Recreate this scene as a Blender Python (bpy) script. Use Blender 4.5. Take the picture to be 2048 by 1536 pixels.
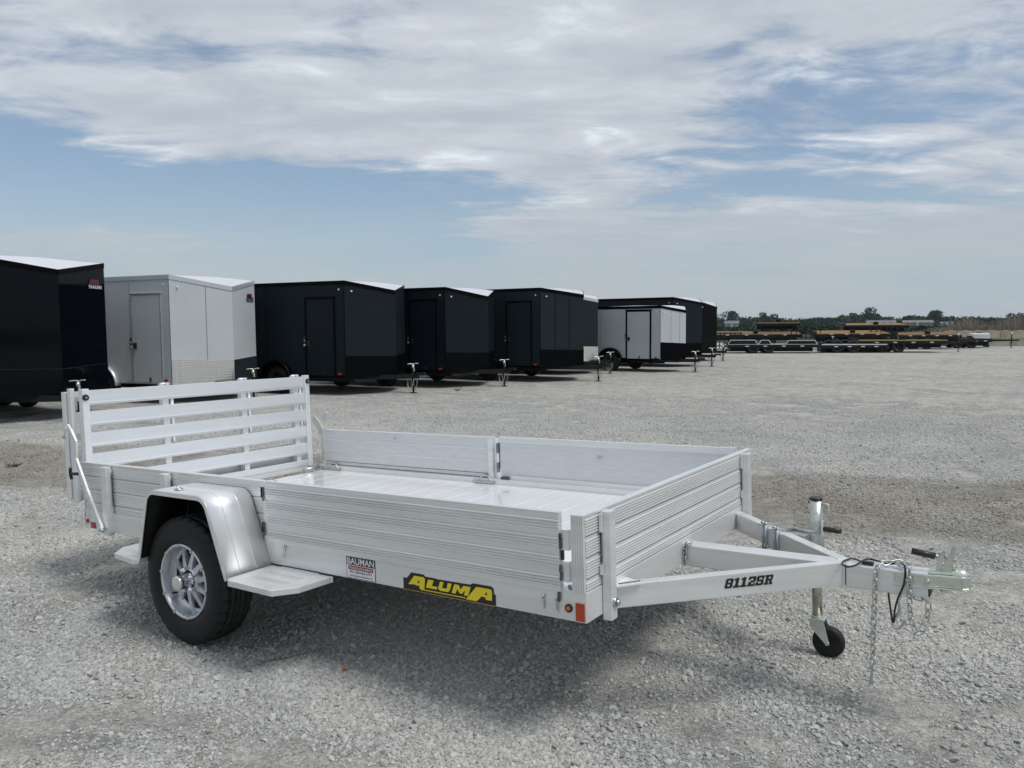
import bpy, math, random
import numpy as np
from mathutils import Matrix, Vector, Euler

random.seed(7); rng = np.random.default_rng(7)
R = math.radians
S = bpy.context.scene
COL = S.collection
for o in list(bpy.data.objects): bpy.data.objects.remove(o)

# ------------------------------------------------------------------ camera
cam_data = bpy.data.cameras.new("camera"); cam = bpy.data.objects.new("camera", cam_data); COL.objects.link(cam)
F_PX, YAW, PITCH, ROLL = 1597.164, 2.163239, -0.0728027, -0.0067209
CAM = Vector((1.42359, -2.64033, 1.66453))
f_ = Vector((math.cos(YAW)*math.cos(PITCH), math.sin(YAW)*math.cos(PITCH), math.sin(PITCH)))
r_ = Vector((math.sin(YAW), -math.cos(YAW), 0)); u_ = r_.cross(f_)
r2 = r_*math.cos(ROLL)+u_*math.sin(ROLL); u2 = u_*math.cos(ROLL)-r_*math.sin(ROLL)
rot = Matrix((r2, u2, -f_)).transposed()
cam.matrix_world = Matrix.Translation(CAM) @ rot.to_4x4()
cam_data.sensor_width = 36; cam_data.lens = 36*F_PX/2048
cam_data.clip_start = 0.05; cam_data.clip_end = 5000
S.camera = cam
S.render.resolution_x = 1024; S.render.resolution_y = 768

# ------------------------------------------------------------------ exposure
S.view_settings.view_transform = 'Standard'; S.view_settings.look = 'None'
S.view_settings.gamma = 1; S.view_settings.exposure = 0.12
S.view_settings.use_curve_mapping = False

# ------------------------------------------------------------------ sun + world
SUN_EL, SUN_AZ = R(61), R(4)       # azimuth measured from +X towards +Y
sd = bpy.data.lights.new("sun", 'SUN'); sd.energy = 2.2; sd.angle = R(20); sd.color = (1.0, 0.965, 0.92)
sun = bpy.data.objects.new("sun", sd); COL.objects.link(sun)
sv = Vector((math.cos(SUN_EL)*math.cos(SUN_AZ), math.cos(SUN_EL)*math.sin(SUN_AZ), math.sin(SUN_EL)))
sun.rotation_euler = sv.to_track_quat('Z', 'Y').to_euler(); sun.location = sv*50

W = bpy.data.worlds.new("World"); S.world = W; W.use_nodes = True
nt = W.node_tree; nt.nodes.clear()

HAZE = 0.00012
class NT:
    """small helper for wiring shader nodes"""
    def __init__(s, tree): s.t = tree
    def n(s, kind, **kw):
        nd = s.t.nodes.new(kind)
        for k, v in kw.items():
            setattr(nd, k, v)
        return nd
    def link(s, a, b): s.t.links.new(a, b)
    def put(s, sock, v):
        if hasattr(v, 'is_output') or isinstance(v, bpy.types.NodeSocket): s.link(v, sock)
        else: sock.default_value = v
    def math(s, op, a, b=0.0, c=0.0, clamp=False):
        nd = s.n('ShaderNodeMath', operation=op, use_clamp=clamp)
        s.put(nd.inputs[0], a); s.put(nd.inputs[1], b); s.put(nd.inputs[2], c)
        return nd.outputs[0]
    def ramp(s, x, a, b, lo=0.0, hi=1.0, smooth=True):
        nd = s.n('ShaderNodeMapRange', interpolation_type='SMOOTHSTEP' if smooth else 'LINEAR')
        s.put(nd.inputs[0], x); nd.inputs[1].default_value = a; nd.inputs[2].default_value = b
        s.put(nd.inputs[3], lo); s.put(nd.inputs[4], hi)
        return nd.outputs[0]
    def mix(s, f, a, b, mode='MIX'):
        nd = s.n('ShaderNodeMix', data_type='RGBA', blend_type=mode)
        s.put(nd.inputs[0], f)
        for i, v in ((6, a), (7, b)):
            if isinstance(v, tuple) and len(v) == 3: v = (*v, 1)
            s.put(nd.inputs[i], v)
        return nd.outputs[2]
    def noise(s, vec, scale, detail=4, rough=0.55, dist=0.0, lac=2.0):
        nd = s.n('ShaderNodeTexNoise'); s.link(vec, nd.inputs['Vector'])
        nd.inputs['Scale'].default_value = scale; nd.inputs['Detail'].default_value = detail
        nd.inputs['Roughness'].default_value = rough; nd.inputs['Distortion'].default_value = dist
        nd.inputs['Lacunarity'].default_value = lac
        return nd.outputs[0]
    def mapping(s, vec, scale=(1, 1, 1), loc=(0, 0, 0), rotz=0.0):
        nd = s.n('ShaderNodeMapping'); s.link(vec, nd.inputs[0])
        nd.inputs['Scale'].default_value = scale; nd.inputs['Location'].default_value = loc
        nd.inputs['Rotation'].default_value = (0, 0, rotz)
        return nd.outputs[0]

w = NT(nt)
sky = w.n('ShaderNodeTexSky', sky_type='NISHITA', sun_disc=False)
sky.sun_elevation = SUN_EL; sky.sun_rotation = R(90)-SUN_AZ
sky.air_density = 1.0; sky.dust_density = 0.6; sky.ozone_density = 3.0
tc = w.n('ShaderNodeTexCoord')
sep = w.n('ShaderNodeSeparateXYZ'); w.link(tc.outputs['Generated'], sep.inputs[0])
dx, dy, dz = sep.outputs
dzc = w.math('MAXIMUM', dz, 0.0)
den = w.math('ADD', dzc, 0.11)
px = w.math('DIVIDE', dx, den); py = w.math('DIVIDE', dy, den)
comb = w.n('ShaderNodeCombineXYZ'); w.put(comb.inputs[0], px); w.put(comb.inputs[1], py)
pl = comb.outputs[0]
el = w.math('MULTIPLY', w.math('ARCSINE', dz), 57.2958)
# azimuth relative to the direction the row of trailers is seen in (degrees, + to the left)
ca, sa = math.cos(YAW), math.sin(YAW)
fw = w.math('ADD', w.math('MULTIPLY', dx, ca), w.math('MULTIPLY', dy, sa))
lf = w.math('ADD', w.math('MULTIPLY', dx, -sa), w.math('MULTIPLY', dy, ca))
az = w.math('MULTIPLY', w.math('ARCTAN2', lf, fw), 57.2958)
rpl = w.mapping(pl, scale=(1, 1, 1), rotz=-YAW+R(90))          # x across the view, y into it
streak = w.mapping(rpl, scale=(0.62, 1.25, 1), rotz=R(-22), loc=(3.1, 1.7, 0))
n1 = w.noise(streak, 0.85, 12, 0.58, 0.35)
n2 = w.noise(w.mapping(rpl, scale=(0.8, 1.2, 1), rotz=R(-12), loc=(8.3, 2.2, 4)), 3.2, 10, 0.6, 0.5)
n3 = w.noise(w.mapping(rpl, scale=(1, 1, 1), loc=(1.3, 5.2, 7)), 0.7, 3, 0.5)
cov = w.math('ADD', w.math('MULTIPLY', n1, 1.0), w.math('MULTIPLY', n2, 0.42))
# where the cloud deck is open: a long gap low on one side, thinner streaks on the other
gA = w.math('MULTIPLY', w.math('EXPONENT', w.math('MULTIPLY', w.math('POWER', w.math('DIVIDE', w.math('SUBTRACT', el, w.math('ADD', 7.6, w.math('MULTIPLY', az, 0.06))), 3.3), 2), -1)), w.ramp(az, -6, 12))
gB = w.math('MULTIPLY', w.math('EXPONENT', w.math('MULTIPLY', w.math('POWER', w.math('DIVIDE', w.math('SUBTRACT', el, 11.5), 4.0), 2), -1)), w.ramp(az, -2, -16))
gC = w.math('MULTIPLY', w.ramp(el, 14, 20), w.ramp(az, 0, -14))
gaps = w.math('ADD', w.math('ADD', w.math('MULTIPLY', gA, 0.42), w.math('MULTIPLY', gB, 0.15)), w.math('MULTIPLY', gC, 0.06))
cov = w.math('SUBTRACT', w.math('ADD', cov, 0.09), gaps)
mask = w.ramp(cov, 0.59, 0.75)
hazy = w.ramp(el, 12.0, 0.5, 0.0, 0.80)
mask = w.math('MULTIPLY', mask, w.ramp(el, 1.0, 9.0, 0.35, 0.94))
# cloud tone
n4 = w.noise(w.mapping(rpl, scale=(0.75, 1.5, 1), rotz=R(-8), loc=(2, 9, 1)), 1.9, 8, 0.6, 0.6)
tone = w.ramp(w.math('ADD', w.math('MULTIPLY', n4, 0.6), w.math('MULTIPLY', n2, 0.4)), 0.38, 0.66)
cl = w.mix(tone, (0.445, 0.475, 0.535), (0.61, 0.64, 0.69))
cl = w.mix(w.ramp(w.math('MULTIPLY', n4, n2), 0.31, 0.46), cl, (0.80, 0.85, 0.90))
cl_low = w.mix(n4, (0.37, 0.43, 0.49), (0.48, 0.49, 0.52))
cl = w.mix(w.ramp(el, 3, 12), cl_low, cl)
# clouds overhead are thinner and brighter (the sun stands behind them)
cl = w.mix(w.ramp(el, 28, 70), cl, (0.80, 0.82, 0.84))
skyv = w.n('ShaderNodeVectorMath', operation='SCALE'); w.link(sky.outputs[0], skyv.inputs[0]); skyv.inputs[3].default_value = 0.092
hsv = w.n('ShaderNodeHueSaturation'); w.link(skyv.outputs[0], hsv.inputs['Color']); hsv.inputs['Saturation'].default_value = 0.95
lowsky = w.mix(w.ramp(n3, 0.35, 0.65), (0.335, 0.42, 0.50), (0.40, 0.45, 0.49))
final = w.mix(mask, w.mix(hazy, hsv.outputs[0], lowsky), cl)
final = w.mix(w.ramp(el, 8, 16, 0.10, 0.16), final, (0.53, 0.63, 0.70))
bg = w.n('ShaderNodeBackground'); w.link(final, bg.inputs[0]); bg.inputs[1].default_value = 1.0
out = w.n('ShaderNodeOutputWorld'); w.link(bg.outputs[0], out.inputs[0])

# ------------------------------------------------------------------ materials
def mat(name, col=(0.5, 0.5, 0.5), rough=0.5, metal=0.0, var=0.0, vscale=6.0, bump=0.0, bscale=40.0, stretch=(1, 1, 1),
        rvar=0.0, coat=0.0, spec=0.5, island=0.0, aniso=0.0):
    m = bpy.data.materials.new(name); m.use_nodes = True; t = NT(m.node_tree)
    b = m.node_tree.nodes['Principled BSDF']
    b.inputs['Roughness'].default_value = rough; b.inputs['Metallic'].default_value = metal
    b.inputs['Specular IOR Level'].default_value = spec
    b.inputs['Coat Weight'].default_value = coat; b.inputs['Coat Roughness'].default_value = 0.06
    b.inputs['Base Color'].default_value = (*col, 1)
    if aniso: b.inputs['Anisotropic'].default_value = aniso
    if var or rvar or bump or island:
        c = t.n('ShaderNodeTexCoord'); v = t.mapping(c.outputs['Object'], scale=stretch)
        n = t.noise(v, vscale, 6, 0.6)
        k = t.ramp(n, 0.3, 0.7, 1-var, 1+var)
        if island:
            g = t.n('ShaderNodeNewGeometry')
            k = t.math('MULTIPLY', k, t.ramp(g.outputs['Random Per Island'], 0, 1, 1-island, 1+island, False))
        if var or island:
            cc = t.n('ShaderNodeVectorMath', operation='SCALE'); cc.inputs[0].default_value = col; t.put(cc.inputs[3], k)
            t.link(cc.outputs[0], b.inputs['Base Color'])
        if rvar:
            n2_ = t.noise(v, vscale*2.3, 5, 0.6)
            t.put(b.inputs['Roughness'], t.ramp(n2_, 0.3, 0.7, rough-rvar, rough+rvar))
        if bump:
            nb = t.noise(v, bscale, 5, 0.6); bp = t.n('ShaderNodeBump'); t.put(bp.inputs['Height'], nb)
            bp.inputs['Strength'].default_value = bump; bp.inputs['Distance'].default_value = 0.002
            t.link(bp.outputs[0], b.inputs['Normal'])
    return m

MT = {}
MT['alu'] = mat('mill_aluminium', (0.76, 0.77, 0.76), 0.40, 0.60, 0.07, 3.0, 0.0, 60, (0.35, 1, 6), 0.05)
MT['alu_y'] = mat('mill_aluminium_across', (0.76, 0.77, 0.77), 0.36, 0.55, 0.04, 3.0, 0.0, 60, (6, 0.35, 6), 0.05)
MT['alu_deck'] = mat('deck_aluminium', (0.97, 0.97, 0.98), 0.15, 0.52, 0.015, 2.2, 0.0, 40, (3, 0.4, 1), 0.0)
MT['alu_slat'] = mat('slat_aluminium', (0.78, 0.80, 0.82), 0.34, 0.68, 0.03, 3.0, 0.0, 60, (6, 0.35, 6), 0.03)
MT['alu_smooth'] = mat('sheet_aluminium', (0.80, 0.81, 0.82), 0.40, 0.65, 0.03, 4, 0.0, 20, (1, 1, 1), 0.03)
MT['alu_dirty'] = mat('chalky_aluminium', (0.64, 0.66, 0.67), 0.5, 0.5, 0.05, 9, 0.0, 90, (1, 1, 7), 0.05)
MT['zinc'] = mat('zinc_plate', (0.62, 0.66, 0.60), 0.30, 0.85, 0.08, 20, 0.05, 80, (1, 1, 1), 0.08)
MT['galv'] = mat('galvanised', (0.50, 0.53, 0.50), 0.38, 0.85, 0.18, 35, 0.08, 60, (1, 1, 1), 0.1)
MT['zincblue'] = mat('zinc_bolts', (0.50, 0.56, 0.60), 0.30, 0.9, 0.12, 30)
MT['zincyellow'] = mat('yellow_zinc', (0.43, 0.41, 0.34), 0.35, 0.8, 0.25, 25)
MT['chrome'] = mat('chrome', (0.80, 0.80, 0.82), 0.08, 1.0)
MT['rim'] = mat('silver_wheel_paint', (0.60, 0.62, 0.65), 0.28, 0.72, 0.03, 9, coat=0.4)
MT['rubber'] = mat('tyre_rubber', (0.013, 0.0135, 0.015), 0.6, 0, 0.25, 14, 0.2, 160, (1, 1, 1), 0.08, spec=0.25)
MT['plastic'] = mat('black_plastic', (0.014, 0.014, 0.015), 0.42, 0, 0.1, 20)
MT['cable'] = mat('cable_jacket', (0.012, 0.012, 0.013), 0.35)
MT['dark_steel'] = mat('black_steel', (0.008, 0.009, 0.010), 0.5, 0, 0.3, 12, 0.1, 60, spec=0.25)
MT['weld'] = mat('weld_soot', (0.10, 0.10, 0.105), 0.6, 0.5, 0.7, 90, 0.6, 120)
MT['amber'] = mat('amber_lens', (0.60, 0.16, 0.01), 0.18, 0, 0.1, 200, coat=0.3)
MT['orange_ref'] = mat('orange_reflector', (0.42, 0.055, 0.012), 0.35, 0, 0.12, 120, 0.2, 300)
MT['red_lens'] = mat('red_lens', (0.34, 0.008, 0.012), 0.2, coat=0.3)
MT['st_white'] = mat('sticker_white', (0.78, 0.78, 0.80), 0.35)
MT['st_black'] = mat('sticker_black', (0.012, 0.012, 0.012), 0.35)
MT['st_red'] = mat('sticker_red', (0.25, 0.02, 0.03), 0.35)
MT['st_yellow'] = mat('sticker_yellow', (0.80, 0.64, 0.02), 0.35)
MT['st_pale'] = mat('label_pale', (0.60, 0.62, 0.66), 0.45)
MT['st_grey'] = mat('label_ink', (0.20, 0.21, 0.23), 0.45)
MT['wood'] = mat('deck_boards', (0.20, 0.108, 0.035), 0.8, 0, 0.25, 3.5, 0.2, 30, (0.4, 6, 1))
MT['wood_old'] = mat('old_deck_boards', (0.14, 0.085, 0.042), 0.85, 0, 0.3, 3.5, 0.2, 30, (0.4, 6, 1))
MT['whitepaint'] = mat('white_edge_tape', (0.62, 0.62, 0.62), 0.5, 0, 0.1, 8)
MT['goldtape'] = mat('gold_edge', (0.33, 0.22, 0.07), 0.5, 0, 0.1, 8)
MT['leaf_o'] = mat('dry_leaf', (0.40, 0.13, 0.03), 0.7, 0, 0.3, 60)
MT['twig'] = mat('twig_bark', (0.16, 0.14, 0.12), 0.8, 0, 0.3, 60)

# ------------------------------------------------------------------ mesh helper
class MB:
    def __init__(s, org=(0, 0, 0)):
        s.v = []; s.f = []; s.sm = []; s.cuts = []; s.org = Vector(org)
    def _add(s, vs, fs, sm=False):
        b = len(s.v); s.cuts.append((b, len(s.f)))
        s.v += [tuple(Vector(p)-s.org) for p in vs]
        s.f += [tuple(i+b for i in f) for f in fs]
        s.sm += [sm]*len(fs) if isinstance(sm, bool) else sm
        return s
    BOXF = [(0, 3, 2, 1), (4, 5, 6, 7), (0, 1, 5, 4), (1, 2, 6, 5), (2, 3, 7, 6), (3, 0, 4, 7)]
    def box(s, x0, x1, y0, y1, z0, z1):
        x0, x1 = sorted((x0, x1)); y0, y1 = sorted((y0, y1)); z0, z1 = sorted((z0, z1))
        return s._add([(x0, y0, z0), (x1, y0, z0), (x1, y1, z0), (x0, y1, z0), (x0, y0, z1), (x1, y0, z1), (x1, y1, z1), (x0, y1, z1)], s.BOXF)
    def rbox(s, c, size, M3=None):
        c = Vector(c); h = Vector(size)/2; M3 = M3 or Matrix.Identity(3)
        vs = [c + M3 @ Vector((a*h.x, b*h.y, d*h.z)) for a, b, d in
              ((-1, -1, -1), (1, -1, -1), (1, 1, -1), (-1, 1, -1), (-1, -1, 1), (1, -1, 1), (1, 1, 1), (-1, 1, 1))]
        return s._add(vs, s.BOXF)
    def bar(s, a, b, wd, ht, up=(0, 0, 1)):
        a = Vector(a); b = Vector(b); x = (b-a).normalized(); y = Vector(up).cross(x).normalized(); z = x.cross(y)
        return s.rbox((a+b)/2, ((b-a).length, wd, ht), Matrix((x, y, z)).transposed())
    def frame(s, a, b):
        x = (Vector(b)-Vector(a)).normalized(); t = Vector((0, 0, 1)) if abs(x.z) < 0.9 else Vector((1, 0, 0))
        y = t.cross(x).normalized(); return x, y, x.cross(y)
    def cyl(s, a, b, r, r2=None, n=16, cap=True):
        a = Vector(a); b = Vector(b); r2 = r if r2 is None else r2; x, y, z = s.frame(a, b); vs = []
        for k in range(n):
            t = 2*math.pi*k/n; d = y*math.cos(t)+z*math.sin(t); vs += [a+d*r, b+d*r2]
        fs = [(2*k, 2*((k+1) % n), 2*((k+1) % n)+1, 2*k+1) for k in range(n)]; sm = [True]*n
        if cap:
            fs += [tuple(2*k for k in range(n))[::-1], tuple(2*k+1 for k in range(n))]; sm += [False]*2
        return s._add(vs, fs, sm)
    def tube(s, pts, r, n=8, sub=4):
        P = [Vector(p) for p in pts]
        if sub > 1 and len(P) > 2:
            Q = []
            for i in range(len(P)-1):
                p0 = P[max(i-1, 0)]; p1 = P[i]; p2 = P[i+1]; p3 = P[min(i+2, len(P)-1)]
                for k in range(sub):
                    t = k/sub; Q.append(0.5*((2*p1)+(p2-p0)*t+(2*p0-5*p1+4*p2-p3)*t*t+(3*p1-p0-3*p2+p3)*t**3))
            P = Q+[P[-1]]
        vs = []; m = len(P); nrm = None
        for i, p in enumerate(P):
            x = (P[min(i+1, m-1)]-P[max(i-1, 0)]).normalized()
            if nrm is None: nrm = s.frame((0, 0, 0), x)[1]
            nrm = (nrm-x*nrm.dot(x)).normalized(); q = x.cross(nrm)
            for k in range(n):
                t = 2*math.pi*k/n; vs.append(p+(nrm*math.cos(t)+q*math.sin(t))*r)
        fs = []
        for i in range(m-1):
            for k in range(n): fs.append((i*n+k, i*n+(k+1) % n, (i+1)*n+(k+1) % n, (i+1)*n+k))
        sm = [True]*len(fs); fs += [tuple(range(n))[::-1], tuple((m-1)*n+k for k in range(n))]; sm += [False, False]
        return s._add(vs, fs, sm)
    def prism(s, poly, axis, a0, a1, smooth=False):
        # poly: list of 2-D points; axis 'x' -> (y,z), 'y' -> (x,z), 'z' -> (x,y)
        mk = {'x': lambda p, a: (a, p[0], p[1]), 'y': lambda p, a: (p[0], a, p[1]), 'z': lambda p, a: (p[0], p[1], a)}[axis]
        ar = sum(poly[i][0]*poly[(i+1) % len(poly)][1]-poly[(i+1) % len(poly)][0]*poly[i][1] for i in range(len(poly)))
        if (ar < 0) != (axis == 'y'): poly = poly[::-1]
        a0, a1 = sorted((a0, a1)); n = len(poly)
        vs = [mk(p, a0) for p in poly]+[mk(p, a1) for p in poly]
        fs = [(i, (i+1) % n, n+(i+1) % n, n+i) for i in range(n)]; sm = [smooth]*n
        fs += [tuple(range(n))[::-1], tuple(range(n, 2*n))]; sm += [False, False]
        return s._add(vs, fs, sm)
    def sheet(s, path, axis, a0, a1, th, smooth=True):
        """thin bent sheet: path of 2-D points swept along an axis, thickness th to the left of the path"""
        P = [Vector(p) for p in path]; O = []
        for i, p in enumerate(P):
            d = (P[min(i+1, len(P)-1)]-P[max(i-1, 0)]).normalized(); O.append(p+Vector((-d.y, d.x))*th)
        return s.prism([tuple(p) for p in P]+[tuple(p) for p in O[::-1]], axis, a0, a1, smooth)
    def lathe(s, prof, c, n=48, axis='y', sgn=1, mod=None, close=False, smooth=True):
        # prof: (radius, along axis)
        c = Vector(c); vs = []; m = len(prof)
        for k in range(n):
            t = 2*math.pi*k/n
            for j, (r, a) in enumerate(prof):
                rr = r+(mod(j, k) if mod else 0)
                if axis == 'y': vs.append(c+Vector((rr*math.cos(t), sgn*a, rr*math.sin(t))))
                elif axis == 'z': vs.append(c+Vector((rr*math.cos(t), rr*math.sin(t), a)))
                else: vs.append(c+Vector((a, rr*math.cos(t), rr*math.sin(t))))
        fs = []
        for k in range(n):
            q = (k+1) % n
            for j in range(m-1 if not close else m):
                jj = (j+1) % m; fs.append((k*m+j, k*m+jj, q*m+jj, q*m+j))
        return s._add(vs, fs, smooth)
    def torus(s, c, R1, r, M3, sx=1.0, n=12, m=6, half=False):
        """link-shaped ring: stretched by sx along its first axis"""
        c = Vector(c); vs = []
        for k in range(n):
            t = 2*math.pi*k/n; ct, st = math.cos(t), math.sin(t)
            off = (sx-1)*R1*(1 if ct > 0.01 else (-1 if ct < -0.01 else 0))
            for j in range(m):
                p = 2*math.pi*j/m; rr = R1+r*math.cos(p)
                vs.append(c+M3 @ Vector((rr*ct+off, rr*st, r*math.sin(p))))
        fs = [(k*m+j, ((k+1) % n)*m+j, ((k+1) % n)*m+(j+1) % m, k*m+(j+1) % m) for k in range(n) for j in range(m)]
        return s._add(vs, fs, True)
    def mesh(s, name, m):
        me = bpy.data.meshes.new(name); me.from_pydata(s.v, [], s.f); me.polygons.foreach_set('use_smooth', s.sm)
        if m: me.materials.append(m)
        me.update(); return me
    def build(s, name, m, parent=None, bevel=0.0, label=None, kind=None):
        o = bpy.data.objects.new(name, s.mesh(name, m)); COL.objects.link(o)
        if parent: o.parent = parent
        if bevel:
            b = o.modifiers.new('bevel', 'BEVEL'); b.width = bevel; b.segments = 2; b.limit_method = 'ANGLE'; b.angle_limit = R(50)
        if label: o['label'] = label
        if kind: o['kind'] = kind
        return o

def build_each(mb, name, m, parent=None, bevel=0.0, label=None, per=1):
    """one object for every `per` shapes collected in mb"""
    out = []
    for i in range(0, len(mb.cuts), per):
        v0, f0 = mb.cuts[i]; v1, f1 = mb.cuts[i+per] if i+per < len(mb.cuts) else (len(mb.v), len(mb.f))
        q = MB(); q.v = mb.v[v0:v1]; q.f = [tuple(k-v0 for k in f) for f in mb.f[f0:f1]]; q.sm = mb.sm[f0:f1]
        out.append(q.build(name, m, parent, bevel, label))
    return out
def link_copy(o, parent, loc=None, rot=None):
    c = o.copy(); COL.objects.link(c); c.parent = parent
    if loc is not None: c.location = loc
    if rot is not None: c.rotation_euler = rot
    return c
def copy_tree(o, parent=None):
    c = o.copy(); COL.objects.link(c); c.parent = parent
    for ch in list(o.children): copy_tree(ch, c)
    return c
def empty(name, loc, rotz=0.0, label=None, cat=None, group=None):
    o = bpy.data.objects.new(name, None); COL.objects.link(o); o.empty_display_size = 0.3
    o.location = loc; o.rotation_euler = (0, 0, rotz)
    if label: o['label'] = label
    if cat: o['category'] = cat
    if group: o['group'] = group
    return o
def tag(o, label=None, cat=None, group=None, kind=None):
    for k, v in (('label', label), ('category', cat), ('group', group), ('kind', kind)):
        if v: o[k] = v
    return o

def text_mesh(txt, h, wdt=None, bold=0.0, shear=0.0, ext=0.0006):
    """flat lettering as a mesh in its own XY plane, centred, cap height h, total width wdt"""
    cu = bpy.data.curves.new('lettering', 'FONT'); cu.body = txt; cu.size = 1; cu.offset = bold; cu.shear = shear
    cu.extrude = 0.0; cu.resolution_u = 3
    ob = bpy.data.objects.new('lettering', cu); COL.objects.link(ob)
    dg = bpy.context.evaluated_depsgraph_get(); dg.update()
    me = bpy.data.meshes.new_from_object(ob.evaluated_get(dg)); bpy.data.objects.remove(ob)
    n = len(me.vertices); a = np.empty(n*3); me.vertices.foreach_get('co', a); a = a.reshape(-1, 3)
    mn, mx = a.min(0), a.max(0); a -= (mn+mx)/2
    sy = h/(mx[1]-mn[1]); sx = sy if wdt is None else wdt/(mx[0]-mn[0])
    a[:, 0] *= sx; a[:, 1] *= sy; a[:, 2] = 0
    me.vertices.foreach_set('co', a.ravel()); me.materials.clear(); me.update(); return me
def place_flat(name, me, m, parent, org, xdir, zdir, pos, label=None):
    """put a flat XY mesh on a surface: x -> xdir, y -> zdir"""
    me.materials.append(m); o = bpy.data.objects.new(name, me); COL.objects.link(o); o.parent = parent
    x = Vector(xdir).normalized(); z = Vector(zdir).normalized(); n = x.cross(z)
    o.matrix_local = Matrix.Translation(Vector(pos)-Vector(org)) @ Matrix((x, z, n)).transposed().to_4x4()
    if label: o['label'] = label
    return o
def poly_mesh(polys):
    me = bpy.data.meshes.new('plate'); v = []; f = []
    for p in polys:
        b = len(v); v += [(x, y, 0) for x, y in p]; f.append(tuple(range(b, b+len(p))))
    me.from_pydata(v, [], f); me.update(); return me

def vnoise(x, y, sc, seed=0):
    """numpy value noise"""
    x = np.asarray(x)*sc; y = np.asarray(y)*sc; xi = np.floor(x).astype(np.int64); yi = np.floor(y).astype(np.int64)
    fx = x-xi; fy = y-yi; fx = fx*fx*(3-2*fx); fy = fy*fy*(3-2*fy)
    def h(a, b):
        q = (a*374761393+b*668265263+seed*1442695041) & 0x7fffffff; q = ((q ^ (q >> 13))*1274126177) & 0x7fffffff
        return ((q ^ (q >> 16)) & 0xffff)/65535.0
    return (h(xi, yi)*(1-fx)+h(xi+1, yi)*fx)*(1-fy)+(h(xi, yi+1)*(1-fx)+h(xi+1, yi+1)*fx)*fy
def fbm(x, y, sc, seed=0, o=4):
    return sum(vnoise(x, y, sc*2**i, seed+i*17)/2**i for i in range(o))/sum(1/2**i for i in range(o))

# ------------------------------------------------------------------ ground
def ground_material():
    m = bpy.data.materials.new('crushed_limestone'); m.use_nodes = True; t = NT(m.node_tree)
    b = m.node_tree.nodes['Principled BSDF']; b.inputs['Roughness'].default_value = 0.92; b.inputs['Specular IOR Level'].default_value = 0.15
    c = t.n('ShaderNodeTexCoord').outputs['Object']
    # a strip of damp brown grit where vehicles drive past
    s_ = t.n('ShaderNodeSeparateXYZ'); t.link(c, s_.inputs[0])
    warp = t.noise(c, 0.45, 5, 0.6)
    line = t.math('SUBTRACT', s_.outputs[1], t.math('ADD', 5.25, t.math('MULTIPLY', s_.outputs[0], 0.33)))
    line = t.math('ADD', line, t.math('MULTIPLY', t.math('SUBTRACT', warp, 0.5), 1.5))
    band = t.math('SUBTRACT', 1.0, t.ramp(t.math('ABSOLUTE', line), 1.15, 1.6))
    big = t.noise(c, 0.22, 5, 0.6); mid = t.noise(c, 1.6, 6, 0.62, 0.4); fine = t.noise(c, 26, 6, 0.7)
    col = t.mix(t.ramp(big, 0.35, 0.65), (0.33, 0.335, 0.325), (0.42, 0.42, 0.40))
    col = t.mix(t.ramp(mid, 0.38, 0.66), col, (0.46, 0.45, 0.42))
    col = t.mix(t.math('MULTIPLY', band, t.ramp(mid, 0.25, 0.6, 1.0, 0.65)), col, (0.25, 0.232, 0.200))
    tracks = t.noise(t.mapping(c, scale=(0.10, 0.9, 1), rotz=R(-20)), 1.6, 6, 0.6, 0.3)
    col = t.mix(t.ramp(tracks, 0.52, 0.66, 0, 0.7), col, (0.50, 0.49, 0.455))
    vo = t.n('ShaderNodeTexVoronoi', feature='F1'); t.link(c, vo.inputs['Vector']); vo.inputs['Scale'].default_value = 85; vo.inputs['Randomness'].default_value = 1
    vo2 = t.n('ShaderNodeTexVoronoi', feature='F1'); t.link(c, vo2.inputs['Vector']); vo2.inputs['Scale'].default_value = 38
    gr = t.n('ShaderNodeSeparateXYZ'); t.link(vo.outputs['Color'], gr.inputs[0])
    col = t.mix(1.0, col, t.mix(gr.outputs[0], (0.70, 0.70, 0.70), (1.22, 1.22, 1.20)), 'MULTIPLY')
    speck = t.noise(c, 9.0, 8, 0.78)
    col = t.mix(1.0, col, t.mix(t.ramp(speck, 0.30, 0.66), (0.74, 0.74, 0.745), (1.08, 1.08, 1.07)), 'MULTIPLY')
    speck2 = t.noise(c, 3.6, 14, 0.85)
    col = t.mix(1.0, col, t.mix(t.ramp(speck2, 0.36, 0.62), (0.70, 0.70, 0.70), (1.12, 1.12, 1.115)), 'MULTIPLY')
    t.link(col, b.inputs['Base Color'])
    loose = t.ramp(mid, 0.62, 0.42)
    h = t.math('ADD', t.math('MULTIPLY', t.math('SUBTRACT', 1.0, vo.outputs[0]), 0.55), t.math('MULTIPLY', t.math('SUBTRACT', 1.0, vo2.outputs[0]), t.math('MULTIPLY', loose, 0.9)))
    h = t.math('ADD', h, t.math('MULTIPLY', fine, 1.1)); h = t.math('ADD', h, t.math('MULTIPLY', speck, 1.8)); h = t.math('ADD', h, t.math('MULTIPLY', mid, 2.5))
    bp = t.n('ShaderNodeBump'); t.put(bp.inputs['Height'], h); bp.inputs['Strength'].default_value = 0.85; bp.inputs['Distance'].default_value = 0.016
    t.link(bp.outputs[0], b.inputs['Normal'])
    return m
def sheet_obj(name, pts, z, m):
    me = bpy.data.meshes.new(name); me.from_pydata([(x, y, z) for x, y in pts], [], [tuple(range(len(pts)))]); me.materials.append(m)
    o = bpy.data.objects.new(name, me); COL.objects.link(o); o['kind'] = 'structure'; return o
GM = ground_material()
sheet_obj('gravel_lot', [(-60, -40), (60, -40), (60, 66), (12, 70), (-60, 66)], 0.0, GM)
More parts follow.
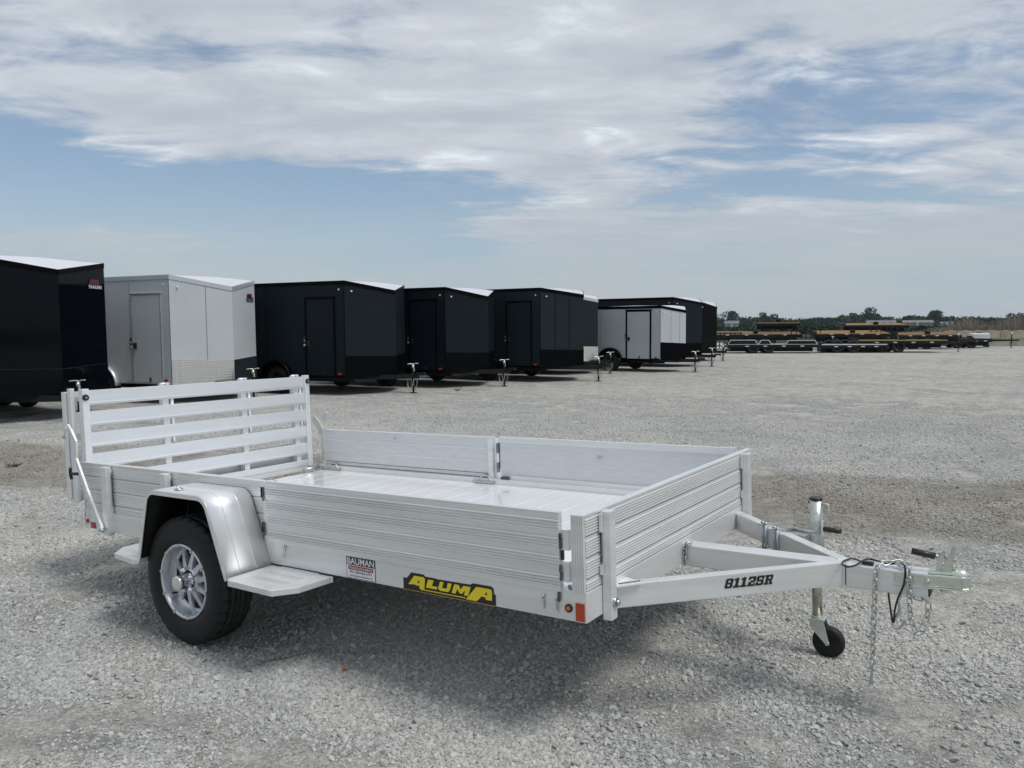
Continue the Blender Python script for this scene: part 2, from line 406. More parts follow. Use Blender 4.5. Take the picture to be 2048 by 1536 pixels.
field_m = mat('field_grass', (0.038, 0.05, 0.024), 0.95, 0, 0.35, 0.05, spec=0.1)
sheet_obj('field', [(-2500, -2500), (2500, -2500), (2500, 2500), (-2500, 2500)], -0.03, field_m)

# loose crushed stone lying on the lot, coarser in drifts, absent on the packed dusty patches
def scatter_stones(N):
    d = rng.uniform(2.2, 13.5, N*2); a = YAW+rng.uniform(-R(41), R(41), N*2)
    x = CAM.x+d*np.cos(a); y = CAM.y+d*np.sin(a)
    dens = fbm(x, y, 0.8, 3, 4)*0.62+fbm(x, y, 4.0, 9, 3)*0.38
    keep = rng.uniform(0, 1, N*2) < np.clip((dens-0.40)*6.0, 0.10, 1.0)
    x, y, dens, d = x[keep][:N], y[keep][:N], dens[keep][:N], d[keep][:N]; n = len(x)
    t = (1+5**.5)/2
    iv = np.array([(-1, t, 0), (1, t, 0), (-1, -t, 0), (1, -t, 0), (0, -1, t), (0, 1, t), (0, -1, -t), (0, 1, -t), (t, 0, -1), (t, 0, 1), (-t, 0, -1), (-t, 0, 1)], float)
    iv /= np.linalg.norm(iv[0])
    fc = np.array([(0, 11, 5), (0, 5, 1), (0, 1, 7), (0, 7, 10), (0, 10, 11), (1, 5, 9), (5, 11, 4), (11, 10, 2), (10, 7, 6), (7, 1, 8), (3, 9, 4), (3, 4, 2), (3, 2, 6), (3, 6, 8), (3, 8, 9), (4, 9, 5), (2, 4, 11), (6, 2, 10), (8, 6, 7), (9, 8, 1)])
    r = np.exp(rng.normal(math.log(0.0046), 0.42, n))*(0.75+0.9*np.clip(dens-0.35, 0, 0.4)/0.4)*(1+0.03*d)
    r = np.clip(r, 0.002, 0.021)
    v = iv[None]*rng.uniform(0.72, 1.25, (n, 12, 1))
    v = v*(np.stack([rng.uniform(0.75, 1.35, n), rng.uniform(0.75, 1.2, n), rng.uniform(0.45, 0.9, n)], 1)[:, None])
    th = rng.uniform(0, 2*np.pi, n); ph = rng.normal(0, 0.35, n)
    c, s_ = np.cos(ph)[:, None], np.sin(ph)[:, None]; v = np.stack([v[..., 0], c*v[..., 1]-s_*v[..., 2], s_*v[..., 1]+c*v[..., 2]], -1)
    c, s_ = np.cos(th)[:, None], np.sin(th)[:, None]; v = np.stack([c*v[..., 0]-s_*v[..., 1], s_*v[..., 0]+c*v[..., 1], v[..., 2]], -1)
    v = v*r[:, None, None]+np.stack([x, y, r*rng.uniform(-0.05, 0.4, n)], 1)[:, None]
    me = bpy.data.meshes.new('gravel'); me.vertices.add(n*12); me.vertices.foreach_set('co', v.astype(np.float32).ravel())
    F = (fc[None]+12*np.arange(n)[:, None, None]).ravel()
    me.loops.add(len(F)); me.loops.foreach_set('vertex_index', F.astype(np.int32))
    me.polygons.add(n*20); me.polygons.foreach_set('loop_start', np.arange(0, n*60, 3, dtype=np.int32))
    me.update(calc_edges=True); me.polygons.foreach_set('use_smooth', np.zeros(n*20, bool))
    m = bpy.data.materials.new('gravel_stone'); m.use_nodes = True; t_ = NT(m.node_tree); b = m.node_tree.nodes['Principled BSDF']
    b.inputs['Roughness'].default_value = 0.9; b.inputs['Specular IOR Level'].default_value = 0.15
    g_ = t_.n('ShaderNodeNewGeometry'); P_ = g_.outputs['Position']; s_ = t_.n('ShaderNodeSeparateXYZ'); t_.link(P_, s_.inputs[0]); wp = t_.noise(P_, 0.45, 5, 0.6)
    ln = t_.math('SUBTRACT', s_.outputs[1], t_.math('ADD', 5.25, t_.math('MULTIPLY', s_.outputs[0], 0.33))); ln = t_.math('ADD', ln, t_.math('MULTIPLY', t_.math('SUBTRACT', wp, 0.5), 1.5))
    bnd = t_.math('SUBTRACT', 1.0, t_.ramp(t_.math('ABSOLUTE', ln), 1.1, 1.6))
    cc = t_.mix(t_.ramp(t_.noise(P_, 0.5, 4), 0.35, 0.65), (0.35, 0.358, 0.348), (0.41, 0.405, 0.378)); cc = t_.mix(t_.math('MULTIPLY', bnd, t_.ramp(t_.noise(P_, 1.1, 5), 0.35, 0.62, 1.0, 0.65)), cc, (0.24, 0.222, 0.190))
    sc = t_.n('ShaderNodeVectorMath', operation='SCALE'); t_.link(cc, sc.inputs[0]); t_.put(sc.inputs[3], t_.ramp(g_.outputs['Random Per Island'], 0, 1, 0.74, 1.24, False)); t_.link(sc.outputs[0], b.inputs['Base Color'])
    me.materials.append(m); o = bpy.data.objects.new('gravel', me); COL.objects.link(o); o['kind'] = 'stuff'
    o['label'] = 'loose crushed grey limestone gravel scattered over the lot'; return o
scatter_stones(62000)
def stone_clump(n, rad, seed):
    g_ = np.random.default_rng(seed); t = (1+5**.5)/2
    iv = np.array([(-1, t, 0), (1, t, 0), (-1, -t, 0), (1, -t, 0), (0, -1, t), (0, 1, t), (0, -1, -t), (0, 1, -t), (t, 0, -1), (t, 0, 1), (-t, 0, -1), (-t, 0, 1)], float); iv /= np.linalg.norm(iv[0])
    fc = [(0, 11, 5), (0, 5, 1), (0, 1, 7), (0, 7, 10), (0, 10, 11), (1, 5, 9), (5, 11, 4), (11, 10, 2), (10, 7, 6), (7, 1, 8), (3, 9, 4), (3, 4, 2), (3, 2, 6), (3, 6, 8), (3, 8, 9), (4, 9, 5), (2, 4, 11), (6, 2, 10), (8, 6, 7), (9, 8, 1)]
    v = []; f = []
    for k in range(n):
        rr = rad*g_.random()**0.62; a = g_.uniform(0, 6.2832); r = float(np.clip(math.exp(g_.normal(math.log(0.0046), 0.47)), 0.0022, 0.017))
        M_ = Euler(g_.uniform(-.5, .5, 3)).to_matrix() @ Matrix.Rotation(g_.uniform(0, 6.28), 3, 'Z'); M_ = np.array(M_)
        p = (iv*g_.uniform(.72, 1.25, (12, 1))*np.array([g_.uniform(.8, 1.35), g_.uniform(.75, 1.15), g_.uniform(.5, .9)])*r) @ M_.T
        p += np.array([rr*math.cos(a), rr*math.sin(a), r*g_.uniform(0.0, .45)]); b0 = len(v)*1; v.extend(map(tuple, p)); f.extend([(i+b0, j+b0, l+b0) for i, j, l in fc])
    me = bpy.data.meshes.new('stone_clump'); me.from_pydata(v, [], f); me.materials.append(bpy.data.materials['gravel_stone']); return bpy.data.objects.new('stone_clump', me)
def scatter_drifts(N, seed, clump):
    g_ = np.random.default_rng(seed); d = 1.9+17.5*g_.random(N*3)**0.8; a = YAW+g_.uniform(-R(43), R(43), N*3); x = CAM.x+d*np.cos(a); y = CAM.y+d*np.sin(a)
    dens = fbm(x, y, 0.75, 3, 4)*0.6+fbm(x, y, 2.6, 9, 3)*0.4; bd_ = np.abs(y-5.25-0.33*x+1.2*(fbm(x, y, 0.5, 31, 3)-0.5)); k = (g_.random(N*3) < np.clip((dens-0.37-0.10*(bd_ < 1.5))*8, 0.04, 1.0)*np.clip((19.5-d)/9, 0, 1)); x = x[k][:N]; y = y[k][:N]
    me = bpy.data.meshes.new('gravel_drift'); me.from_pydata([(a_, b_, -0.0005) for a_, b_ in zip(x, y)], [], []); o = bpy.data.objects.new('gravel_drift', me); COL.objects.link(o)
    ng = bpy.data.node_groups.new('drift', 'GeometryNodeTree'); ng.interface.new_socket('Geometry', in_out='INPUT', socket_type='NodeSocketGeometry'); ng.interface.new_socket('Geometry', in_out='OUTPUT', socket_type='NodeSocketGeometry')
    N_ = ng.nodes; gi = N_.new('NodeGroupInput'); go = N_.new('NodeGroupOutput'); ip = N_.new('GeometryNodeInstanceOnPoints'); oi = N_.new('GeometryNodeObjectInfo'); oi.inputs[0].default_value = clump; oi.inputs['As Instance'].default_value = True
    rv = N_.new('FunctionNodeRandomValue'); rv.data_type = 'FLOAT_VECTOR'; rv.inputs[0].default_value = (0, 0, 0); rv.inputs[1].default_value = (0, 0, 6.2832)
    rs = N_.new('FunctionNodeRandomValue'); rs.data_type = 'FLOAT'; rs.inputs[2].default_value = 0.75; rs.inputs[3].default_value = 1.3
    L_ = ng.links; L_.new(gi.outputs[0], ip.inputs['Points']); L_.new(oi.outputs['Geometry'], ip.inputs['Instance']); L_.new(rv.outputs[0], ip.inputs['Rotation']); L_.new(rs.outputs[1], ip.inputs['Scale']); L_.new(ip.outputs[0], go.inputs[0])
    md = o.modifiers.new('drift', 'NODES'); md.node_group = ng; o['kind'] = 'stuff'; o['label'] = 'drifts of fine crushed grey stone on the lot'
for i_ in range(3): scatter_drifts(1700, 50+i_, stone_clump(520, 0.23, 80+i_))

# ------------------------------------------------------------------ enclosed cargo trailers
def paint(name, col, rough=0.35, coat=0.3, metal=0.0, spec=0.12): return mat(name, col, rough, metal, 0.04, 0.8, 0.03, 2.5, (1, 1, 1), 0.04, coat=coat, spec=spec)
P_GLOSS = paint('gloss_black_skin', (0.002, 0.003, 0.005), 0.06, 0.06, spec=0.1)
P_GREY = paint('charcoal_skin', (0.009, 0.014, 0.019), 0.42, 0.0)
P_CHAR = paint('dark_charcoal_skin', (0.006, 0.010, 0.015), 0.45, 0.0)
P_GREEN = paint('slate_skin', (0.013, 0.021, 0.025), 0.45, 0.0)
P_BLACK = paint('matte_black_skin', (0.0015, 0.002, 0.003), 0.4, 0.0, 0, 0.05)
P_WHITE = paint('white_skin', (0.46, 0.49, 0.51), 0.4, 0.2)
P_TRIMB = paint('black_trim', (0.0015, 0.0015, 0.002), 0.4, 0.0, 0, 0.06)
P_TRIMS = paint('bright_trim', (0.55, 0.58, 0.60), 0.3, 0.1, 0.5)
P_ROOF = mat('aluminium_roof', (0.72, 0.73, 0.78), 0.35, 0.5, 0.04, 2)
P_DIA = bpy.data.materials.new('diamond_plate'); P_DIA.use_nodes = True
_t = NT(P_DIA.node_tree); _b = P_DIA.node_tree.nodes['Principled BSDF']; _b.inputs['Metallic'].default_value = 0.9; _b.inputs['Roughness'].default_value = 0.22
_b.inputs['Base Color'].default_value = (0.80, 0.785, 0.73, 1)
_c = _t.n('ShaderNodeTexCoord').outputs['Object']; _v = _t.n('ShaderNodeTexVoronoi'); _v.inputs['Scale'].default_value = 17; _v.inputs['Randomness'].default_value = 0.1
_t.link(_t.mapping(_c, rotz=R(45)), _v.inputs['Vector']); _bp = _t.n('ShaderNodeBump'); _t.put(_bp.inputs['Height'], _t.ramp(_v.outputs[0], 0.25, 0.45)); _bp.inputs['Distance'].default_value = 0.004
_bp.inputs['Strength'].default_value = 0.9; _t.link(_bp.outputs[0], _b.inputs['Normal'])
P_DIAK = mat('dark_tread_plate', (0.03, 0.04, 0.05), 0.35, 0.3, 0.2, 20, 0.5, 40)

_m = MT['rubber']; _t = NT(_m.node_tree); _b = _m.node_tree.nodes['Principled BSDF']
MT['tread'] = bpy.data.materials.new('road_tyre'); MT['tread'].use_nodes = True; _t = NT(MT['tread'].node_tree); _b = MT['tread'].node_tree.nodes['Principled BSDF']
_c = _t.n('ShaderNodeTexCoord').outputs['Object']; _s = _t.n('ShaderNodeSeparateXYZ'); _t.link(_c, _s.inputs[0])
_r = _t.math('SQRT', _t.math('ADD', _t.math('POWER', _s.outputs[0], 2), _t.math('POWER', _s.outputs[2], 2)))
_n = _t.noise(_c, 22, 6, 0.65); _k = _t.math('MULTIPLY', _t.ramp(_r, 0.322, 0.334), _t.ramp(_n, 0.25, 0.6, 0.35, 1.0))
_t.link(_t.mix(_k, (0.010, 0.0105, 0.012), (0.032, 0.032, 0.031)), _b.inputs['Base Color']); _b.inputs['Roughness'].default_value = 0.55; _b.inputs['Specular IOR Level'].default_value = 0.3
_bp = _t.n('ShaderNodeBump'); _t.put(_bp.inputs['Height'], _t.math('SINE', _t.math('MULTIPLY', _r, 520))); _bp.inputs['Strength'].default_value = 0.10; _bp.inputs['Distance'].default_value = 0.001; _t.link(_bp.outputs[0], _b.inputs['Normal'])
def small_wheel(parent, x, y, z, rad, wdt, side, rimm=None, spokes=5):
    """tyre with its rim as a child; side -1 faces -y"""
    m = MB(); hw = wdt/2; s = side
    prof = [(rad*0.60, -hw*0.8), (rad*0.72, -hw), (rad*0.90, -hw), (rad*0.985, -hw*0.82), (rad, -hw*0.4), (rad, hw*0.4), (rad*0.985, hw*0.82), (rad*0.90, hw), (rad*0.72, hw), (rad*0.60, hw*0.8)]
    m.lathe(prof, (0, 0, 0), 32); t = m.build('wheel', MT['rubber'], parent); t.location = (x, y, z)
    q = MB(); q.lathe([(rad*0.61, s*hw*0.78), (rad*0.58, s*hw*0.55), (rad*0.56, s*hw*0.1)], (0, 0, 0), 24)
    for k in range(spokes):
        a = 2*math.pi*k/spokes; q.bar((0.05*math.cos(a), s*hw*0.45, 0.05*math.sin(a)), (rad*0.58*math.cos(a), s*hw*0.35, rad*0.58*math.sin(a)), 0.06, 0.03, up=(0, 1, 0))
    q.cyl((0, s*hw*0.2, 0), (0, s*hw*0.8, 0), 0.05, 0.045, 12); q.cyl((0, -s*hw*0.1, 0), (0, s*hw*0.05, 0), rad*0.5, None, 20)
    q.build('rim', rimm or MT['dark_steel'], t); return t

def jack_post(parent, x, y, ztop, zinc_top=True):
    j = MB(); j.cyl((x, y, 0.03), (x, y, 0.30), 0.025, None, 10); j.cyl((x, y, 0.25), (x, y, ztop), 0.032, None, 10)
    j.rbox((x, y, 0.015), (0.14, 0.14, 0.012)); jo = j.build('jack', MT['dark_steel'], parent)
    h = MB(); h.tube([(x, y, ztop), (x, y, ztop+0.035), (x-0.05, y-0.05, ztop+0.045), (x-0.10, y-0.10, ztop+0.035)], 0.011, 6, 3); h.tube([(x, y, ztop+0.03), (x+0.05, y+0.03, ztop+0.05), (x+0.12, y+0.06, ztop+0.055)], 0.012, 6, 3)
    h.cyl((x, y, ztop-0.06), (x, y, ztop+0.01), 0.034, None, 10); h.box(x+0.033, x+0.036, y-0.02, y+0.02, ztop-0.14, ztop-0.06)
    h.build('crank', MT['zinc'], jo)

def enclosed(label, x, y, hdeg, wd, H, d, dr, jk, skin, trim, trimlow, L=5.0, zb=0.45, door=(0.32, 1.14), door_h=1.86, dark_frame=True,
             axles=(2.1,), fender=None, wheel=True, logo=None, seam=(), tongue_chain=True, latch=MT['plastic'], guard_h=0.52):
    g = empty('cargo_trailer', (x, y, 0), R(hdeg), label, 'trailer', 'enclosed trailers parked in a row behind')
    hw = wd/2; ztrim = 0.085
    def nose(z0, z1, z1n, off=0.0, back=None):
        """box of the body: side walls plus V nose, roof line falling to the apex"""
        b = -L if back is None else back
        return [(b, -hw-off), (0, -hw-off), (d+off*1.2, 0), (0, hw+off), (b, hw+off)]
    body = MB(); P = nose(0, 0, 0)
    vs = [(a, b, zb) for a, b in P]+[(a, b, H-0.01 if i != 2 else H-dr-0.01) for i, (a, b) in enumerate(P)]
    fs = [(0, 4, 3, 2, 1), (0, 1, 6, 5), (1, 2, 7, 6), (2, 3, 8, 7), (3, 4, 9, 8), (4, 0, 5, 9), (6, 7, 8), (5, 6, 8, 9)]
    body._add(vs, fs, False); body.build('body', skin, g)
    rf = MB(); e = 0.012
    rf._add([(-L-e, -hw, H), (0, -hw, H), (d, 0, H-dr), (0, hw, H), (-L-e, hw, H), (-L/2, 0, H+0.05), (0, 0, H+0.05-0.02)],
            [(0, 1, 6, 5), (1, 2, 6), (2, 3, 6), (3, 4, 5, 6), (4, 0, 5)], False)
    rf.build('roof', P_ROOF, g)
    # top trim along both sides and round the nose
    def trimstrip(mb, a, b, z0a, z1a, z0b, z1b, th=0.012):
        a = Vector((a[0], a[1], 0)); b = Vector((b[0], b[1], 0)); dd = (b-a).normalized(); nn = Vector((dd.y, -dd.x, 0))*th
        vs = [a+Vector((0, 0, z0a)), b+Vector((0, 0, z0b)), b+Vector((0, 0, z1b)), a+Vector((0, 0, z1a))]
        vs += [v+nn for v in vs]; mb._add(vs, [(3, 2, 1, 0), (4, 5, 6, 7), (0, 1, 5, 4), (1, 2, 6, 5), (2, 3, 7, 6), (3, 0, 4, 7)])
    t = MB(); A, B, C_ = (0, -hw), (d, 0), (0, hw); z1 = H+0.012
    trimstrip(t, (-L, -hw), A, H-ztrim, z1, H-ztrim, z1); trimstrip(t, A, B, H-ztrim, z1, H-dr-ztrim, H-dr+0.012)
    trimstrip(t, B, C_, H-dr-ztrim, H-dr+0.012, H-ztrim, z1, 0.012); trimstrip(t, C_, (-L, hw), H-ztrim, z1, H-ztrim, z1)
    t.build('roof_trim', trim, g)
    t = MB(); trimstrip(t, (-L, -hw), (-0.02, -hw), zb-0.01, zb+0.05, zb-0.01, zb+0.05, 0.008); t.build('bottom_rail', trim, g)
    t = MB(); gh = guard_h; trimstrip(t, A, B, zb-0.01, zb+gh, zb-0.01, zb+gh*0.92, 0.006); t.build('stone_guard', trimlow[0], g)
    t = MB(); trimstrip(t, B, C_, zb-0.01, zb+gh*0.92, zb-0.01, zb+gh, 0.006); t.build('stone_guard', trimlow[1], g)
    t = MB(); trimstrip(t, A, B, zb+gh, zb+gh+0.012, zb+gh*0.92, zb+gh*0.92+0.012, 0.009); trimstrip(t, B, C_, zb+gh*0.92, zb+gh*0.92+0.012, zb+gh, zb+gh+0.012, 0.009)
    t.build('guard_edge', MT['dark_steel'] if skin != P_WHITE else P_TRIMS, g)
    t = MB()
    for k in seam:
        ax = Vector((A[0], A[1], 0)).lerp(Vector((B[0], B[1], 0)), k); zt_ = H-ztrim-dr*k
        a1 = Vector((A[0], A[1], 0)).lerp(Vector((B[0], B[1], 0)), k+0.012); trimstrip(t, ax, a1, zb+gh, zt_, zb+gh, zt_, 0.003)
    for k in (0.97, 1.0):      # corner posts of the skin
        pass
    sx = -1.22
    while sx > -L+0.2: t.box(sx, sx+0.006, -hw-0.003, -hw, zb+0.05, H-ztrim); sx -= 1.22
    t.box(-0.02, 0.0, -hw-0.003, -hw, zb+0.05, H-ztrim)
    if t.v: build_each(t, 'panel_seam', MT['st_grey'] if skin == P_WHITE else P_TRIMB, g)
    # side door
    x1, x0 = -door[0], -door[1]; z0 = zb+0.03; z1 = z0+door_h
    dm = MB(); dm.box(x0, x1, -hw-0.016, -hw-0.001, z0, z1); do = dm.build('door', skin, g, bevel=0.006)
    fr = MB(); fw_ = 0.035 if dark_frame != 'bold' else 0.06
    for a in ((x0-fw_, x0, z0-fw_, z1+fw_), (x1, x1+fw_, z0-fw_, z1+fw_), (x0, x1, z1, z1+fw_), (x0, x1, z0-fw_, z0)):
        fr.box(a[0], a[1], -hw-0.022, -hw-0.001, a[2], a[3])
    fr.box(x0-fw_*1.5, x1+fw_*1.5, -hw-0.04, -hw-0.001, z1+fw_, z1+fw_+0.015)
    fr.build('door_frame', trim if dark_frame else P_TRIMS, do)
    la = MB(); la.rbox((x0+0.07, -hw-0.035, z0+door_h*0.42), (0.08, 0.035, 0.13)); la.rbox((x0-0.06, -hw-0.02, z0+door_h*0.47), (0.05, 0.035, 0.16)); la.rbox((x0+0.5, -hw-0.03, z0+0.06), (0.03, 0.03, 0.09))
    build_each(la, 'latch', latch, do, 0.004)
    kb = MB(); kb.cyl((x0-0.06, -hw-0.02, z0+door_h*0.40), (x0-0.06, -hw-0.05, z0+door_h*0.40), 0.028, None, 10); kb.cyl((x0-0.06, -hw-0.02, z0+door_h*0.46), (x0-0.06, -hw-0.045, z0+door_h*0.46), 0.018, None, 8)
    build_each(kb, 'door_lock', MT['galv'], do)
    ml = MB(); ml.box(-0.22, -0.13, -hw-0.018, -hw-0.009, zb+0.055, zb+0.10); ml.build('marker_light', MT['orange_ref'] if skin != P_WHITE else MT['red_lens'], g, label='small side marker light at the front corner')
    ml = MB(); ml.cyl((-0.16, -hw, H-0.2), (-0.16, -hw-0.02, H-0.2), 0.02, None, 8); pn = Vector((0.12*d, -hw*0.88, 0)); ml.cyl((pn.x+0.02, pn.y, H-0.24), (pn.x+0.045, pn.y-0.02, H-0.24), 0.02, None, 8)
    build_each(ml, 'clearance_light', MT['st_white'], g)
    # wheels and fender
    for ax in axles:
        if wheel:
            small_wheel(g, -ax, -hw+0.03, 0.34, 0.34, 0.2, -1); small_wheel(g, -ax, hw-0.03, 0.34, 0.34, 0.2, 1)
        am = MB(); am.cyl((-ax, -hw+0.2, 0.34), (-ax, hw-0.2, 0.34), 0.035, None, 8); am.build('axle', MT['dark_steel'], g)
    if axles:
        ac = sum(axles)/len(axles); fl = 0.5 if len(axles) == 1 else 0.92
        pts = []
        if len(axles) == 1: pts = [(ac*-1+0.47*math.cos(a), 0.36+0.47*math.sin(a)) for a in np.linspace(0.05, math.pi-0.05, 15)]
        else: pts = [(-ac+fl, 0.42), (-ac+fl*0.86, 0.74), (-ac+fl*0.66, 0.83), (-ac-fl*0.66, 0.83), (-ac-fl*0.86, 0.74), (-ac-fl, 0.42)]
        for sg in (-1, 1):
            fm = MB(); y0_, y1_ = sg*hw, sg*(hw+0.16); fm.sheet(pts, 'y', y0_, y1_, -0.02, True)
            fm.build('fender', fender or P_TRIMB, g)
            wm = MB(); wm.prism(pts, 'y', sg*(hw+0.002), sg*(hw+0.005)); wm.build('wheel_well', P_TRIMB, g)
    # chassis, tongue, coupler, chains
    fr = MB(); fr.box(-L+0.1, -0.05, -hw+0.35, -hw+0.43, zb-0.14, zb-0.02); fr.box(-L+0.1, -0.05, hw-0.43, hw-0.35, zb-0.14, zb-0.02)
    fr.bar((-0.6, -hw+0.42, zb-0.05), (d+jk+0.02, -0.03, zb-0.03), 0.06, 0.11); fr.bar((-0.6, hw-0.42, zb-0.05), (d+jk+0.02, 0.03, zb-0.03), 0.06, 0.11)
    fr.bar((d+jk-0.25, 0, zb-0.03), (d+jk+0.16, 0, zb-0.03), 0.09, 0.1); fr.build('tongue', MT['dark_steel'], g)
    cp = MB(); cp.bar((d+jk+0.1, 0, zb+0.035), (d+jk+0.33, 0, zb+0.035), 0.075, 0.06); cp.cyl((d+jk+0.33, 0, zb), (d+jk+0.33, 0, zb+0.07), 0.05, 0.035, 10)
    cp.build('coupler', MT['dark_steel'], g, bevel=0.006)
    jack_post(g, d+jk, 0, zb+0.24)
    if tongue_chain:
        for sy in (-0.07, 0.07):
            c_ = MB(); x_ = d+jk-0.12; q = [(x_, sy, zb-0.08), (x_+0.02, sy*1.3, zb-0.26), (x_+0.08, sy*1.7, zb-0.40), (x_+0.17, sy*1.3, zb-0.24), (x_+0.2, sy, zb-0.02)]
            prev = None
            Q = []
            for i in range(len(q)-1):
                for k in range(4): Q.append(Vector(q[i]).lerp(Vector(q[i+1]), k/4))
            for i in range(len(Q)-1):
                xx = (Q[i+1]-Q[i]).normalized(); yy = Vector((0, 1, 0)) if i % 2 else Vector((1, 0.2, 0)); yy = (yy-xx*yy.dot(xx)).normalized()
                c_.torus((Q[i]+Q[i+1])/2, 0.015, 0.005, Matrix((xx, yy, xx.cross(yy))).transposed(), 1.6, 8, 4)
            c_.build('safety_chain', MT['galv'], g)
    if logo:
        Cd = (Vector((0, hw, 0))-Vector((d, 0, 0))); cl_ = Cd.length; Cd.normalize(); nn = Vector((Cd.y, -Cd.x, 0))
        base = Vector((0, hw, 0))-Cd*0.33+nn*0.016
        zc = H-0.42
        back = poly_mesh([[(-0.22, -0.09), (0.22, -0.09), (0.22, -0.01), (0.13, 0.0), (0.1, 0.09), (-0.17, 0.09), (-0.2, 0.0), (-0.22, -0.01)]])
        place_flat('logo_plate', back, MT['st_black'], g, (0, 0, 0), Cd, (0, 0, 1), base+Vector((0, 0, zc)))
        place_flat('logo_lettering', text_mesh('LOOK', 0.085, 0.27, 0.02), MT['st_red'], g, (0, 0, 0), Cd, (0, 0, 1), base+nn*0.003+Vector((0, 0, zc+0.045)))
        place_flat('logo_lettering', text_mesh('TRAILERS', 0.06, 0.42, 0.02), MT['st_pale'] if logo != 'dark' else MT['st_grey'], g, (0, 0, 0), Cd, (0, 0, 1), base+nn*0.003+Vector((0, 0, zc-0.055)))
    return g

KK = (P_BLACK, P_BLACK)
enclosed('large gloss black enclosed trailer at the left edge, mirror-like sides', -13.98, 4.77, 7.1, 2.60, 2.94, 0.52, 0.22, 0.42, P_GLOSS, P_TRIMB, (P_GLOSS, P_GLOSS), L=6.2,
         axles=(2.6, 3.45), logo='light')
enclosed('white enclosed trailer with polished diamond plate nose and silver fender', -14.54, 8.86, 9.5, 2.60, 2.80, 0.52, 0.22, 0.55, P_WHITE, P_TRIMS, (P_DIA, P_DIAK), L=5.2,
         door=(0.28, 1.12), door_h=1.9, dark_frame=False, axles=(2.05,), fender=P_TRIMS, logo='dark', seam=(0.56,))
enclosed('charcoal grey enclosed trailer just right of the white one', -12.80, 12.34, 8.5, 2.60, 2.76, 0.57, 0.20, 0.50, P_GREY, P_TRIMB, KK, L=5.0, door=(0.33, 1.15), logo=None)
enclosed('dark charcoal enclosed trailer, second of the dark ones from the left, its side nearly black', -12.04, 15.33, 5.4, 2.60, 2.69, 0.55, 0.22, 0.50, P_CHAR, P_TRIMB, KK, L=5.0, axles=(2.0,))
enclosed('slate enclosed trailer with grey front panel above a black lower nose, middle of the row', -10.89, 18.43, 0.8, 2.60, 2.75, 0.72, 0.18, 0.50, P_GREEN, P_TRIMB, KK, L=5.0, door=(0.33, 1.15), axles=(1.9,), seam=(0.33, 0.66))
enclosed('slate enclosed trailer mostly hidden, with silver diamond plate low on its nose', -12.06, 21.83, 7.7, 2.60, 2.70, 0.55, 0.17, 0.45, P_GREEN, P_TRIMS, (P_DIA, P_DIA), L=4.8)
enclosed('small white enclosed trailer with black door frame and black lower nose', -9.72, 24.19, -4.5, 1.83, 2.32, 0.50, 0.16, 0.37, P_WHITE, P_TRIMB, KK, L=3.15, zb=0.44,
         door=(0.42, 1.32), door_h=1.66, dark_frame='bold', axles=(2.0,), seam=(0.4, 0.75), guard_h=0.62)
enclosed('long charcoal enclosed trailer standing behind the small white one', -10.70, 27.90, -1.0, 2.60, 2.72, 0.67, 0.20, 0.42, P_GREY, P_TRIMB, KK, L=6.0)
enclosed('black enclosed trailer at the far right end of the row', -11.63, 32.81, 5.2, 2.60, 2.68, 0.44, 0.24, 0.30, P_BLACK, P_TRIMB, KK, L=5.0)

